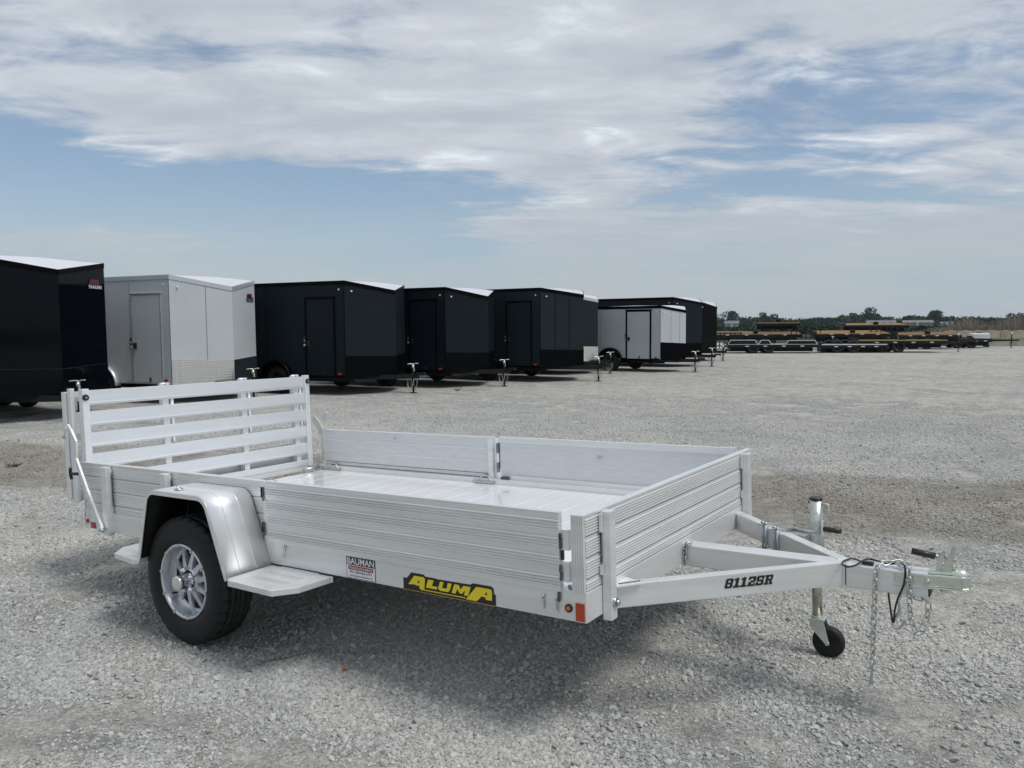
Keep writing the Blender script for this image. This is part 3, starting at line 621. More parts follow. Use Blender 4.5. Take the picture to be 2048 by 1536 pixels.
# ------------------------------------------------------------------ flat deck trailers in the distance
def flatbed(label, x, y, hdeg, L, wd, deck_z, decks='wood', roll=0.0, z0=0.0, edge=None, wheels=2, boxes=(), tongue=1.3, jack=True, thick=0.18, tyre=0.36):
    g = empty('flatbed_trailer', (x, y, z0), R(hdeg), label, 'trailer', 'flatbed trailers parked at the far end of the lot')
    hw = wd/2
    def deckpt(px_, py_, pz_): return Vector((px_, py_*math.cos(roll)-pz_*math.sin(roll), deck_z+py_*math.sin(roll)+pz_*math.cos(roll)))
    M3 = Matrix.Rotation(roll, 3, 'X')
    fr = MB(); fr.rbox(deckpt(0, 0, -thick/2-0.04), (L, wd, thick), M3)
    for k in range(int(L/0.6)):
        fr.rbox(deckpt(-L/2+0.3+k*0.6, -hw-0.015, -thick/2-0.02), (0.05, 0.03, 0.10), M3)
    fr.rbox(deckpt(0, 0, -thick-0.16), (L*0.92, wd*0.5, 0.22), M3)
    fr.build('frame', MT['dark_steel'], g)
    dm = MB(); n = 9
    for k in range(n): dm.rbox(deckpt(0, -hw+0.06+(k+0.5)*(wd-0.12)/n, -0.018), (L-0.08, (wd-0.12)/n-0.008, 0.036), M3)
    dm.build('deck', {'wood': MT['wood'], 'old': MT['wood_old'], 'steel': MT['dark_steel']}[decks], g)
    if edge:
        em = MB(); em.rbox(deckpt(0, -hw-0.006, -0.02), (L*0.98, 0.012, 0.06), M3); em.build('edge_strip', edge, g)
    for bx0, bx1, bh in boxes:                 # raised drive-over fenders
        b = MB(); b.prism([(bx0, deck_z-0.02), (bx0+bh*0.6, deck_z+bh), (bx1-bh*0.6, deck_z+bh), (bx1, deck_z-0.02)], 'y', -hw-0.02, -hw+0.22); b.build('fender', MT['dark_steel'], g)
        b = MB(); q = [(bx0, deck_z), (bx0+bh*0.6, deck_z+bh+0.01), (bx1-bh*0.6, deck_z+bh+0.01), (bx1, deck_z)]
        for i in range(3): b.bar((q[i][0], -hw-0.03, q[i][1]), (q[i+1][0], -hw-0.03, q[i+1][1]), 0.02, 0.035)
        b.build('fender_edge', MT['whitepaint'], g)
    if z0 == 0:
        for k in range(wheels):
            ax = -L*0.12-k*0.85+0.4
            for sg in (-1, 1):
                small_wheel(g, ax, sg*(hw-0.12), tyre, tyre, 0.24, sg)
        tm = MB(); zt = min(deck_z-0.12, 0.55)
        tm.bar((L/2-0.1, -hw*0.6, zt), (L/2+tongue, -0.04, zt), 0.06, 0.12); tm.bar((L/2-0.1, hw*0.6, zt), (L/2+tongue, 0.04, zt), 0.06, 0.12)
        tm.bar((L/2+tongue-0.1, 0, zt), (L/2+tongue+0.35, 0, zt), 0.09, 0.1); tm.build('tongue', MT['dark_steel'], g)
        if jack: jack_post(g, L/2+tongue-0.1, 0, zt+0.45)
        ll = MB()
        for k in range(4): ll.box(-L*0.3+k*L*0.2, -L*0.3+k*L*0.2+0.2, -hw-0.045, -hw-0.035, deck_z-0.16, deck_z-0.11)
        build_each(ll, 'reflector', MT['whitepaint'], g)
    else:
        sm = MB()
        for sx in (-L*0.35, L*0.1, L*0.38):
            sm.rbox((sx, 0, (deck_z-thick)/2), (0.2, wd*0.7, deck_z-thick-0.1))
        build_each(sm, 'bunk', MT['dark_steel'], g)
    rp = MB(); rp.rbox(deckpt(L*0.02, -hw*0.6, 0.08), (0.28, 0.2, 0.22), M3); rp.rbox(deckpt(-L/2+0.1, 0, 0.02), (0.16, wd*0.9, 0.16), M3); build_each(rp, 'toolbox', MT['dark_steel'], g)
    return g
flatbed('black tandem flatbed with white-edged fender boxes, nearest of the flat trailers', -12.05, 44.1, 26, 5.0, 2.1, 0.55, 'steel', 0.0, edge=MT['whitepaint'], boxes=((-2.45, -0.85, 0.20), (-0.75, -0.1, 0.19), (0.75, 2.4, 0.17)), tongue=1.1)
flatbed('low black flatbed with pale deck edge, second of the front row', -8.2, 46.6, 26, 3.6, 2.1, 0.50, 'steel', 0.0, edge=MT['whitepaint'], tongue=1.0, jack=True)
flatbed('longer flatbed with tan deck edge and black toolboxes, right end of the front row', -5.9, 47.9, 24, 4.8, 2.2, 0.72, 'steel', R(0), edge=MT['goldtape'], tongue=1.0)
flatbed('flatbed with a wide tan wood deck rising behind the row end trailer', -15.0, 50.4, 24, 6.0, 2.3, 1.10, 'old', R(5), tongue=1.2, jack=False)
flatbed('flatbed with bright orange-brown wood deck, centre of the back row', -9.4, 52.4, 24, 4.6, 2.3, 1.12, 'wood', R(5), tongue=1.2, jack=False)
flatbed('flatbed with weathered brown deck below the far house, back row', -5.4, 54.9, 24, 3.9, 2.3, 1.0, 'old', R(4), tongue=1.2, jack=False)
flatbed('flatbed with tan deck raised high on bunks above the others', -8.6, 55.8, 24, 4.1, 2.2, 1.0, 'wood', R(3.5), z0=0.62, jack=False)
flatbed('short black flatbed with gold edge stacked above the tan decks', -14.1, 52.6, 24, 2.8, 2.2, 0.9, 'steel', R(0), z0=0.86, edge=MT['goldtape'], jack=False)
flatbed('small black flatbed with bare tongue pointing at the block wall', -3.2, 58.2, 20, 2.6, 1.9, 0.62, 'steel', 0, tongue=1.5)

# black upright ramps and racks standing among the flat decks
g = empty('ramp_rack', (-11.6, 50.6, 0), R(24), 'tall black steel ramps standing upright between two flat decks', 'ramp')
b = MB()
for k in range(7): b.bar((-0.9+k*0.3, 0, 0.2), (-0.9+k*0.3, 0, 1.32), 0.05, 0.05, up=(1, 0, 0))
build_each(b, 'upright', MT['dark_steel'], g); b = MB()
for k in range(3): b.bar((-0.95, 0, 0.35+k*0.45), (0.95, 0, 0.35+k*0.45), 0.06, 0.06)
build_each(b, 'rail', MT['dark_steel'], g)

for lab_, rx_, ry_, rz_, hh_ in (('row of short black stake posts behind the longer tan-edged flatbed', -7.4, 53.2, 30, 1.45), ('black loading ramps standing at the left end of the flat trailers', -15.6, 47.2, 22, 1.15)):
    g = empty('ramp_rack', (rx_, ry_, 0), R(rz_), lab_, 'ramp'); b = MB()
    for k in range(6): b.bar((-0.8+k*0.32, 0, 0.15), (-0.8+k*0.32+0.05*(k % 2), 0.1, hh_), 0.06, 0.06, up=(1, 0, 0))
    build_each(b, 'upright', MT['dark_steel'], g); b = MB()
    for k in range(3): b.bar((-0.9, 0.05, 0.3+k*0.4), (0.9, 0.05, 0.3+k*0.4), 0.07, 0.07)
    build_each(b, 'rail', MT['dark_steel'], g)
g = empty('water_tank', (-2.6, 60.6, 0), R(20), 'small white plastic tank on a skid left of the block wall', 'tank')
b = MB(); b.box(-0.55, 0.55, -0.4, 0.4, 0.35, 0.95); b.build('tank_body', MT['whitepaint'], g, bevel=0.08)
b = MB(); b.cyl((0, 0, 0.94), (0, 0, 1.02), 0.16, None, 14); b.build('lid', MT['plastic'], g)
b = MB()
for sx in (-0.45, 0.45): b.bar((sx, -0.5, 0.06), (sx, 0.5, 0.06), 0.1, 0.12); b.box(sx-0.04, sx+0.04, -0.4, -0.32, 0.1, 0.36); b.box(sx-0.04, sx+0.04, 0.32, 0.4, 0.1, 0.36)
b.build('skid', MT['dark_steel'], g)

# ------------------------------------------------------------------ concrete block wall and brush pile
conc = mat('cast_concrete', (0.36, 0.33, 0.255), 0.9, 0, 0.22, 1.3, 0.5, 18, spec=0.2)
wa = Vector((-4.3, 62.7, 0)); wdir = Vector((0.947, 0.32, 0)).normalized(); wang = math.atan2(wdir.y, wdir.x)
g = empty('block_wall', wa, wang, 'low wall of stacked grey-beige concrete blocks at the far right', 'wall')
bm_ = MB(); bm_.box(-0.85, 0.85, -0.3, 0.3, 0.0, 0.53); bm_.box(-0.6, -0.3, -0.12, 0.12, 0.53, 0.575); bm_.box(0.3, 0.6, -0.12, 0.12, 0.53, 0.575)
blk = bm_.build('concrete_block', conc, g, bevel=0.02); first = True
for row in range(2):
    for k in range(9):
        loc = (0.9+k*1.725-row*0.62, random.uniform(-0.03, 0.03), row*0.545)
        rz = random.uniform(-0.012, 0.012)
        if first: blk.location = loc; blk.rotation_euler = (0, 0, rz); first = False
        else: link_copy(blk, g, loc, (0, 0, rz))
b = MB()
for k in range(5200):
    u = rng.uniform(-1.0, 16.5); v = rng.uniform(0.5, 3.4); base = 0.7+0.35*rng.random()
    top = base+rng.uniform(0.5, 1.45)*(0.75+0.25*math.sin(u*1.7))*min(1, (u+1.6)/3.2)
    lean = rng.normal(0, 0.28); p0 = wa+wdir*u+Vector((-wdir.y, wdir.x, 0))*v+Vector((0, 0, base-0.3)); p1 = p0+wdir*lean+Vector((0, rng.normal(0, 0.15), top-base+0.3))
    r_0 = rng.uniform(0.006, 0.02); b.cyl(p0, p1, r_0, r_0*0.4, 3, False)
for k in range(1500):
    u = rng.uniform(-1.5, 16.5); v = rng.uniform(0.4, 3.6); z = rng.uniform(0.5, 1.25)
    p0 = wa+wdir*u+Vector((-wdir.y, wdir.x, 0))*v+Vector((0, 0, z)); p1 = p0+Vector((rng.normal(0, .5), rng.normal(0, .3), rng.normal(0, .2))); b.cyl(p0, p1, 0.02, 0.008, 3, False)
brm = mat('dead_brush', (0.23, 0.205, 0.175), 0.9, 0, 0.2, 2.0, island=0.5, spec=0.1)
o = b.build('brush_pile', brm, None, kind='stuff'); o['label'] = 'long heap of dry grey-brown brush behind the block wall'
mnd = MB(); nn_ = 26; V = []
for i in range(nn_):
    u = -1.2+i*18/(nn_-1)
    for j, (vv, zz) in enumerate(((0.35, 0.0), (0.8, 0.75), (1.8, 1.05), (3.0, 0.8), (4.2, 0.0))):
        V.append(wa+wdir*u+Vector((-wdir.y, wdir.x, 0))*vv+Vector((0, 0, zz*(0.85+0.25*math.sin(i*1.9+j)) if zz else 0)))
mnd._add(V, [(i*5+j, (i+1)*5+j, (i+1)*5+j+1, i*5+j+1) for i in range(nn_-1) for j in range(4)], True)
o = mnd.build('soil_heap', mat('dark_soil', (0.07, 0.062, 0.05), 0.95, 0, 0.4, 1.2, 0.8, 9), None, kind='structure')

# ------------------------------------------------------------------ houses, trees
def rel(px_x, dist, z=0.0):
    """ground point seen in the direction of a column of the photograph at a distance"""
    u = (px_x-1024)/F_PX; d_ = (f_+r_*u); d_.z = 0; d_.normalize(); return Vector((CAM.x+d_.x*dist, CAM.y+d_.y*dist, z))
def house(label, pxx, dist, wd, dp, wall_h, roof_h, wallm, roofm, nwin=4, yawoff=0.0):
    p = rel(pxx, dist); ang = math.atan2(p.y-CAM.y, p.x-CAM.x)-math.pi/2+yawoff
    g = empty('house', p, ang, label, 'house', 'houses beyond the lot'); hx, hy = wd/2, dp/2
    m = MB(); m.box(-hx, hx, -hy, hy, 0, wall_h); m.build('wall', wallm, g)
    m = MB(); m.prism([(-hy-0.4, wall_h-0.05), (0, wall_h+roof_h), (hy+0.4, wall_h-0.05)], 'x', -hx-0.4, hx+0.4); m.build('roof', roofm, g)
    wm = MB(); wm.box(-0.6, 0.6, -0.05, 0.0, 0, 1.2); w0 = None
    for k in range(nwin):
        loc = (-hx+wd*(k+0.7)/(nwin+0.4), -hy-0.01, 1.0)
        if w0 is None: w0 = wm.build('window', MT['st_grey'], g); w0.location = loc
        else: link_copy(w0, g, loc)
    m = MB(); m.box(-0.5, 0.5, -hy-0.06, -hy-0.01, 0.1, 2.1); m.build('door', MT['whitepaint'], g)
    return g
hw1 = mat('pale_siding', (0.30, 0.32, 0.34), 0.8, 0, 0.05, 0.5); hr1 = mat('grey_shingles', (0.13, 0.14, 0.16), 0.9, 0, 0.15, 1.5)
hw2 = mat('beige_siding', (0.27, 0.26, 0.25), 0.8); hr2 = mat('brown_grey_shingles', (0.16, 0.155, 0.16), 0.9, 0, 0.15, 1.5)
house('small pale house among dark trees beside the last cargo trailer', 1462, 470, 7.5, 8, 2.1, 1.6, hw1, hr1, 2)
house('long low grey-roofed house behind the centre of the treeline', 1759, 480, 14, 9, 1.8, 1.5, hw1, hr1, 4)
house('wide two-section house with pale wall right of centre', 1832, 480, 14, 9, 1.9, 1.3, hw2, hr2, 4)
house('small low house just left of the brush pile', 1890, 480, 5.5, 7, 1.4, 0.9, hw1, hr1, 2)

leafm = [mat('foliage_dark', (0.020, 0.044, 0.026), 0.8, 0, 0.3, 0.4, spec=0.15, island=0.45), mat('foliage_mid', (0.034, 0.062, 0.028), 0.8, 0, 0.3, 0.4, spec=0.15, island=0.45)]
bark = mat('bark', (0.06, 0.05, 0.04), 0.9)
def leaves(mb, c, rx, rz, n, size):
    """leaf clumps spread through a crown made of several lobes"""
    lobes = [(Vector((rng.normal(0, .42)*rx, rng.normal(0, .42)*rx, rng.uniform(-.45, .55)*rz)), rng.uniform(.38, .62)) for _ in range(9)]
    for k in range(n):
        lo, lr = lobes[rng.integers(9)]; d_ = Vector(rng.normal(0, 1, 3)).normalized()*(lr*rng.uniform(.6, 1.0))
        p = Vector(c)+lo+Vector((d_.x*rx, d_.y*rx, d_.z*rz)); a = Vector(rng.normal(0, 1, 3)).normalized(); q = a.cross(Vector(rng.normal(0, 1, 3))).normalized()*size*rng.uniform(.6, 1.3); a = a*size*rng.uniform(.6, 1.3)
        b0 = len(mb.v); mb.v += [tuple(p-a-mb.org), tuple(p+q*0.8-mb.org), tuple(p+a-mb.org), tuple(p-q*0.8-mb.org)]; mb.f.append((b0, b0+1, b0+2, b0+3)); mb.sm.append(False)
def tree(label, pxx, dist, h, rx, mi=0):
    p = rel(pxx, dist); g = empty('tree', p, 0, label, 'tree', 'tall trees standing above the treeline')
    m = MB(); m.cyl((0, 0, 0), (0, 0, h*.55), .3, .14, 8)
    for k in range(5):
        a = k*1.3; m.cyl((0, 0, h*.35), (rx*.5*math.cos(a), rx*.5*math.sin(a), h*.7), .12, .04, 5)
    m.build('trunk', bark, g)
    m = MB(); leaves(m, (0, 0, h*.58), rx, h*.42, 1300, .42); m.build('crown', leafm[mi], g)
tree('round dark tree just right of the last cargo trailer', 1459, 500, 10.2, 6.4)
tree('dark tree with a flat ragged top above the gold-edged stack', 1533, 500, 9.0, 5.6)
tree('tallest dark tree above the long low house', 1732, 505, 11.0, 5.8)
tree('broad dark tree above the right end of the wide house', 1868, 490, 9.2, 5.6)
tree('lower dark tree left of the wide house', 1812, 510, 6.6, 3.0)
tree('dark tree at the right edge behind the brush', 2035, 510, 6.8, 5.0, 1)
mb1 = MB()
for k in range(420):
    pxx = rng.uniform(900, 2500); dist = rng.uniform(540, 620)
    hgt = 1.66+0.37*(647-np.interp(pxx, [900, 1440, 1500, 1560, 1590, 1640, 1680, 1720, 1760, 1790, 1810, 1840, 1880, 1905, 1960, 2010, 2048, 2500],
                                   [636, 639, 634, 638, 641, 636, 632, 630, 632, 641, 636, 633, 634, 637, 637, 640, 634, 636]))*rng.uniform(.72, 1.12)
    p = rel(pxx, dist, hgt*.5); leaves(mb1, p, rng.uniform(3, 5.5), hgt*.52, 120, .9)
o = mb1.build('distant_wood', leafm[1], None, kind='stuff'); o['label'] = 'low far belt of mixed green trees along the horizon'
mb1 = MB()
for k in range(420):
    pxx = rng.uniform(1420, 1960); dist = rng.uniform(135, 175); leaves(mb1, rel(pxx, dist, 0.45), 1.6, 0.75, 70, .22)
for k in range(130):
    pxx = rng.uniform(1430, 1720); dist = rng.uniform(485, 530); p = rel(pxx, dist, 1.6); leaves(mb1, p, 3.4, 3.2+rng.uniform(-.6, 1.4)*(1 if pxx < 1560 else .4), 110, .6)
o = mb1.build('hedge_row', leafm[0], None, kind='stuff'); o['label'] = 'dark shrubby trees in front of the far belt, behind the flat trailers'

# ------------------------------------------------------------------ the open utility trailer
PIV = Vector((-2.26737, 1.02711, 0)); TP, TR = 0.0331772, -0.0067891
L, WT = 3.637, 2.054
ZB, ZR, ZF, ZT = 0.436, 0.556, 0.520, 0.857      # rail bottom, rail top, deck, top of sides
U = bpy.data.objects.new('utility_trailer', None); COL.objects.link(U)
tag(U, 'open silver aluminium utility trailer with slatted rear gate in the foreground', 'trailer')
c, s = math.cos(TP), math.sin(TP); A_ = Matrix(((c, 0, -s), (0, 1, 0), (s, 0, c)))
c, s = math.cos(TR), math.sin(TR); B_ = Matrix(((1, 0, 0), (0, c, -s), (0, s, c)))
U.matrix_world = Matrix.Translation(PIV) @ (B_ @ A_).to_4x4()
def TB(): return MB(PIV)
def part(mb, name, m, parent=U, bevel=0.0, label=None): return mb.build(name, MT[m] if isinstance(m, str) else m, parent, bevel, label)

# perimeter rails (C-channel look: outer web with top and bottom lips)
m = TB(); m.box(-L, 0, 0, 0.05, ZB, ZR); part(m, 'side_rail', 'alu', bevel=0.003)
m = TB(); m.box(-L, 0, WT-0.05, WT, ZB, ZR); part(m, 'side_rail', 'alu', bevel=0.003)
m = TB(); m.box(-0.05, 0.002, 0.002, WT-0.002, ZB+0.001, ZR-0.001); part(m, 'front_rail', 'alu_y', bevel=0.003)
m = TB(); m.box(-L+0.002, -L+0.05, 0.052, WT-0.052, ZB+0.001, ZF-0.03); part(m, 'rear_rail', 'alu_y', bevel=0.003)
m = TB()
for k in range(6): m.box(-0.62-k*0.55, -0.57-k*0.55, 0.051, WT-0.051, ZB+0.005, ZF-0.035)
build_each(m, 'cross_member', MT['alu_y'], U)
# deck planks run across
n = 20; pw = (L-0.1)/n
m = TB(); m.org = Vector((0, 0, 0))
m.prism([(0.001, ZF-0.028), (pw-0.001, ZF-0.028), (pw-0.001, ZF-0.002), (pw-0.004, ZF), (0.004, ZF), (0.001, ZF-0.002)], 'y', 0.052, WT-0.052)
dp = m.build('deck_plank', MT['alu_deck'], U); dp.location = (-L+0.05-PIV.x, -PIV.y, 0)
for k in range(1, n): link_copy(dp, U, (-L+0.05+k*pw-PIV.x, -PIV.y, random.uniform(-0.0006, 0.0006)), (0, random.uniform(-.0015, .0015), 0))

def ribs(z0, z1, pitch, depth, face, back):
    """corrugated profile from z0 to z1: teeth stick out from 'face' away from 'back' (2-D points (d,z))"""
    sg = -1 if face < back else 1; P = [(back, z0), (face, z0)]; z = z0+0.003
    while z+pitch < z1-0.001:
        P += [(face, z), (face+sg*depth, z+pitch*0.22), (face+sg*depth, z+pitch*0.55), (face, z+pitch*0.77)]; z += pitch
    return P+[(face, z1), (back, z1)]
# near side, rear half: fixed corrugated planks
SEG = [(0.557, 0.603), (0.606, 0.686), (0.689, 0.769), (0.772, 0.847)]
for z0, z1 in SEG:
    m = TB(); m.prism(ribs(z0, z1, 0.0122, 0.0036, 0.008, 0.036), 'x', -L+0.006, -1.885); part(m, 'side_plank', 'alu')
m = TB(); m.box(-L, -1.87, 0.003, 0.042, 0.8475, ZT); part(m, 'top_cap', 'alu', bevel=0.002)
m = TB(); m.box(-L, -L+0.006, 0.004, 0.04, 0.557, 0.8475); m.box(-1.885, -1.87, 0.003, 0.042, 0.557, 0.8475); build_each(m, 'end_cap', MT['alu'], U)
for xa, xb in ((-3.355, -3.30), (-2.735, -2.68)):
    m = TB(); m.box(xa, xb, -0.036, 0.002, ZB-0.012, 0.845); m.box(xb, xb+0.006, -0.006, 0.002, ZB, 0.83); part(m, 'post', 'alu', bevel=0.003)
    m = TB(); m.tube([(xb+0.008, -0.004, 0.60+k*0.03+random.uniform(-.004, .004)) for k in range(8)], 0.0026, 5, 2); part(m, 'weld_seam', 'weld')
# near side, front half: fold-down ramp of wide planks
RX0, RX1 = -1.862, -0.108
def ramp_profile(z0, z1, nr, y_face, y_back, top):
    P = [(y_back, z0), (y_face, z0)]; p = 0.0115; z = z1-nr*p-(0.022 if top else 0.0)
    P.append((y_face, z))
    for k in range(nr):
        P += [(y_face, z), (y_face-0.0035, z+p*0.15), (y_face-0.0035, z+p*0.5), (y_face, z+p*0.68), (y_face+0.002, z+p*0.84)]; z += p
    P += [(y_face, z), (y_face, z1), (y_back, z1)]; return P
m = TB(); m.box(RX0, RX1, 0.002, 0.014, 0.560, 0.850); m.box(RX0-0.001, RX0+0.02, -0.012, 0.016, 0.562, 0.852)
ramp = part(m, 'side_ramp', 'alu')
for i, (z0, z1, nr) in enumerate(((0.549, 0.612, 4), (0.6125, 0.693, 4), (0.6935, 0.765, 4), (0.7655, ZT, 4))):
    m = TB(); m.prism(ramp_profile(z0, z1, nr, -0.013, 0.001, i == 3), 'x', RX0+0.02, RX1); part(m, 'ramp_plank', 'alu', ramp)
m = TB(); m.box(RX0+0.02, RX1, -0.012, 0.018, ZT+0.0005, ZT+0.004); part(m, 'ramp_cap', 'alu', ramp)
m = TB(); m.box(RX0, RX1-0.01, 0.016, 0.03, ZT-0.05, ZT-0.005); m.box(RX0, RX1-0.01, 0.016, 0.03, 0.565, 0.60); build_each(m, 'ramp_stiffener', MT['alu'], ramp)
# hinge pads and clips at the ramp's front end
for z0, z1 in ((0.715, 0.795), (0.590, 0.67)):
    m = TB(); m.sheet([(RX1, -0.005), (RX1+0.02, -0.010), (RX1+0.040, -0.008), (RX1+0.043, 0.01)], 'z', z0, z1, 0.004, False); part(m, 'hinge_clip', 'alu')
    m = TB(); m.tube([(RX1+0.004+random.uniform(-.003, .003), -0.012, z0+0.005+k*0.012) for k in range(6)], 0.0045, 5, 2); part(m, 'weld_seam', 'weld')
m = TB(); m.box(RX1+0.001, RX1+0.009, -0.002, 0.012, 0.672, 0.712); part(m, 'rubber_stop', 'plastic')
m = TB(); m.cyl((RX1+0.06, 0.02, 0.562), (RX1+0.02, 0.02, 0.565), 0.008, None, 8); m.cyl((RX1+0.05, 0.03, 0.585), (RX1+0.01, 0.03, 0.59), 0.006, None, 8); part(m, 'ramp_latch', 'zincblue')
for z0 in (0.60, 0.78):
    m = TB(); m.cyl((-1.866, -0.016, z0), (-1.866, -0.016, z0+0.05), 0.007, None, 8); part(m, 'hinge_pin', 'dark_steel')
    m = TB(); m.tube([(-1.858, -0.018, z0-0.02+k*0.014) for k in range(6)], 0.004, 5, 2); part(m, 'weld_seam', 'weld')
# front corner post
m = TB(); P = [(-0.053, 0.004)]
for k in range(5): x_ = -0.053+k*0.0105; P += [(x_, -0.014), (x_+0.006, -0.014), (x_+0.0068, -0.0115), (x_+0.0098, -0.0115)]
P += [(-0.001, -0.014), (-0.001, 0.004)]
m.prism(P, 'z', ZR+0.001, ZT); part(m, 'corner_post', 'alu')
# front wall: corrugated planks, seen from outside
for z0, z1 in SEG:
    m = TB(); m.prism(ribs(z0, z1, 0.0112, 0.0048, -0.003, -0.03), 'y', 0.006, WT-0.004)
    # prism on axis y takes (x,z)
    part(m, 'front_plank', 'alu_y')
m = TB(); m.box(-0.034, 0.001, 0.0, WT, 0.8475, ZT+0.002); part(m, 'top_cap', 'alu_y', bevel=0.002)
for ya, yb in ((0.128, 0.178), (1.862, 1.912)):
    m = TB(); m.box(0.003, 0.042, ya, yb, ZB-0.022, ZT-0.006); part(m, 'front_post', 'alu', bevel=0.003)
    m = TB(); m.box(0.0035, 0.014, ya-0.018, ya-0.001, 0.77, ZT-0.012); m.box(0.0035, 0.014, ya-0.018, ya-0.001, 0.60, 0.64); build_each(m, 'post_bracket', MT['alu'], U)
    m = TB(); m.tube([(0.004, ya-0.006, 0.645+k*0.02+random.uniform(-.003, .003)) for k in range(7)], 0.0028, 5, 2); part(m, 'weld_seam', 'weld')
m = TB(); m.cyl((0.042, 0.158, 0.483), (0.05, 0.158, 0.483), 0.02, None, 14); m.cyl((0.05, 0.158, 0.483), (0.062, 0.158, 0.483), 0.011, None, 6); part(m, 'bolt', 'zincblue')
m = TB(); m.box(-0.0, 0.004, WT-0.045, WT-0.012, 0.60, 0.82); part(m, 'corner_strip', 'alu')
# near rail details
m = TB(); m.cyl((-0.078, 0.0, 0.486), (-0.078, -0.006, 0.486), 0.0165, None, 20); mo = part(m, 'marker_light', 'plastic', label='round amber marker light near the front corner')
m = TB(); m.cyl((-0.078, -0.006, 0.486), (-0.078, -0.011, 0.486), 0.0105, 0.008, 14)
for k in range(6): a = k*math.pi/3; m.cyl((-0.078+0.006*math.cos(a), -0.010, 0.486+0.006*math.sin(a)), (-0.078+0.006*math.cos(a), -0.013, 0.486+0.006*math.sin(a)), 0.0022, None, 6)
part(m, 'lens', 'amber', mo)
m = TB(); m.box(-0.048, -0.008, -0.003, -0.0005, 0.441, 0.512); part(m, 'reflector', 'orange_ref', bevel=0.0012, label='orange rectangular reflector on the front corner')
m = TB(); m.box(-3.562, -3.508, -0.004, -0.0005, 0.442, 0.480); part(m, 'reflector', 'red_lens', bevel=0.001, label='small red reflector at the rear corner')
m = TB(); m.cyl((-3.596, 0, 0.484), (-3.596, -0.008, 0.484), 0.014, 0.011, 14); part(m, 'marker_light', 'red_lens', label='round red marker light at the rear')
m = TB(); m.box(-0.195, -0.125, -0.0035, -0.0005, 0.455, 0.545); part(m, 'hinge_plate', 'alu')
for xx in (-0.188, -0.128):
    m = TB(); m.cyl((xx, -0.012, 0.510), (xx, -0.012, 0.528), 0.005, None, 8); m.bar((xx, -0.010, 0.505), (xx, -0.008, 0.470), 0.006, 0.004); part(m, 'latch_pin', 'zincblue')
m = TB(); m.tube([(-0.118, -0.008, 0.508+k*0.010) for k in range(5)], 0.0055, 5, 2); m.tube([(-0.20+0.02*k, -0.006, 0.551) for k in range(4)], 0.0025, 5, 1); part(m, 'weld_seam', 'weld')
m = TB(); m.box(-1.80, -1.725, -0.004, -0.0005, 0.475, 0.548); part(m, 'hinge_plate', 'alu'); m = TB()
m.cyl((-1.722, -0.012, 0.525), (-1.722, -0.012, 0.548), 0.006, None, 8); m.tube([(-1.722, -0.01, 0.525), (-1.73, -0.012, 0.505), (-1.736, -0.01, 0.485)], 0.0025, 5, 2); part(m, 'latch_pin', 'zincblue')
# decals on the rail
X, Z = (1, 0, 0), (0, 0, 1)
dec = place_flat('dealer_sticker', poly_mesh([[(-0.093, -0.05), (0.093, -0.05), (0.093, 0.052), (-0.093, 0.052)]]), MT['st_black'], U, PIV, X, Z, (-1.199, -0.0012, 0.490), 'black, white and red dealer sticker on the side rail')
def on(dec_o, name, me, m, x_, z_, lift, sy=1): 
    me.materials.append(m); o = bpy.data.objects.new(name, me); COL.objects.link(o); o.parent = dec_o; o.location = (x_, z_, lift); return o
on(dec, 'white_panel', poly_mesh([[(-0.090, -0.047), (0.090, -0.047), (0.090, 0.014), (-0.090, 0.014)]]), MT['st_white'], 0, 0, 0.0004)
on(dec, 'lettering', text_mesh('BAUMAN', 0.031, 0.172, 0.018), MT['st_white'], 0, 0.033, 0.0004)
on(dec, 'red_bar', poly_mesh([[(-0.08, -0.009), (-0.076, -0.011), (0.076, -0.011), (0.08, -0.009), (0.08, 0.007), (0.076, 0.009), (-0.076, 0.009), (-0.08, 0.007)]]), MT['st_red'], 0, 0.002, 0.0008)
on(dec, 'lettering', text_mesh('TRAILER SALES & SERVICE', 0.0105, 0.148, 0.015), MT['st_white'], 0, 0.001, 0.0012)
on(dec, 'lettering', text_mesh('PH: 309-965-2791', 0.013, 0.138, 0.02), MT['st_black'], 0, -0.019, 0.0008)
on(dec, 'lettering', text_mesh('www.baumantrailersales.com', 0.0085, 0.150, 0.015), MT['st_black'], 0, -0.036, 0.0008)
# maker's decal: wide slanted yellow capitals on a black stepped outline
def thick(poly, g_):
    """grow a polygon outwards for the black border"""
    P = [Vector(p) for p in poly]; n_ = len(P); ar = sum(P[i].x*P[(i+1) % n_].y-P[(i+1) % n_].x*P[i].y for i in range(n_)); sg = 1 if ar > 0 else -1; O = []
    for i in range(n_):
        a = (P[i]-P[i-1]).normalized(); b_ = (P[(i+1) % n_]-P[i]).normalized(); na = Vector((a.y, -a.x))*sg; nb = Vector((b_.y, -b_.x))*sg
        k_ = na+nb; k_ = k_/max(k_.dot(na), 0.45); O.append(tuple(P[i]+k_*g_))
    return O
def sh(P, x0, sc=1.0): return [(x0+x*sc+0.30*y*0, y) for x, y in P]
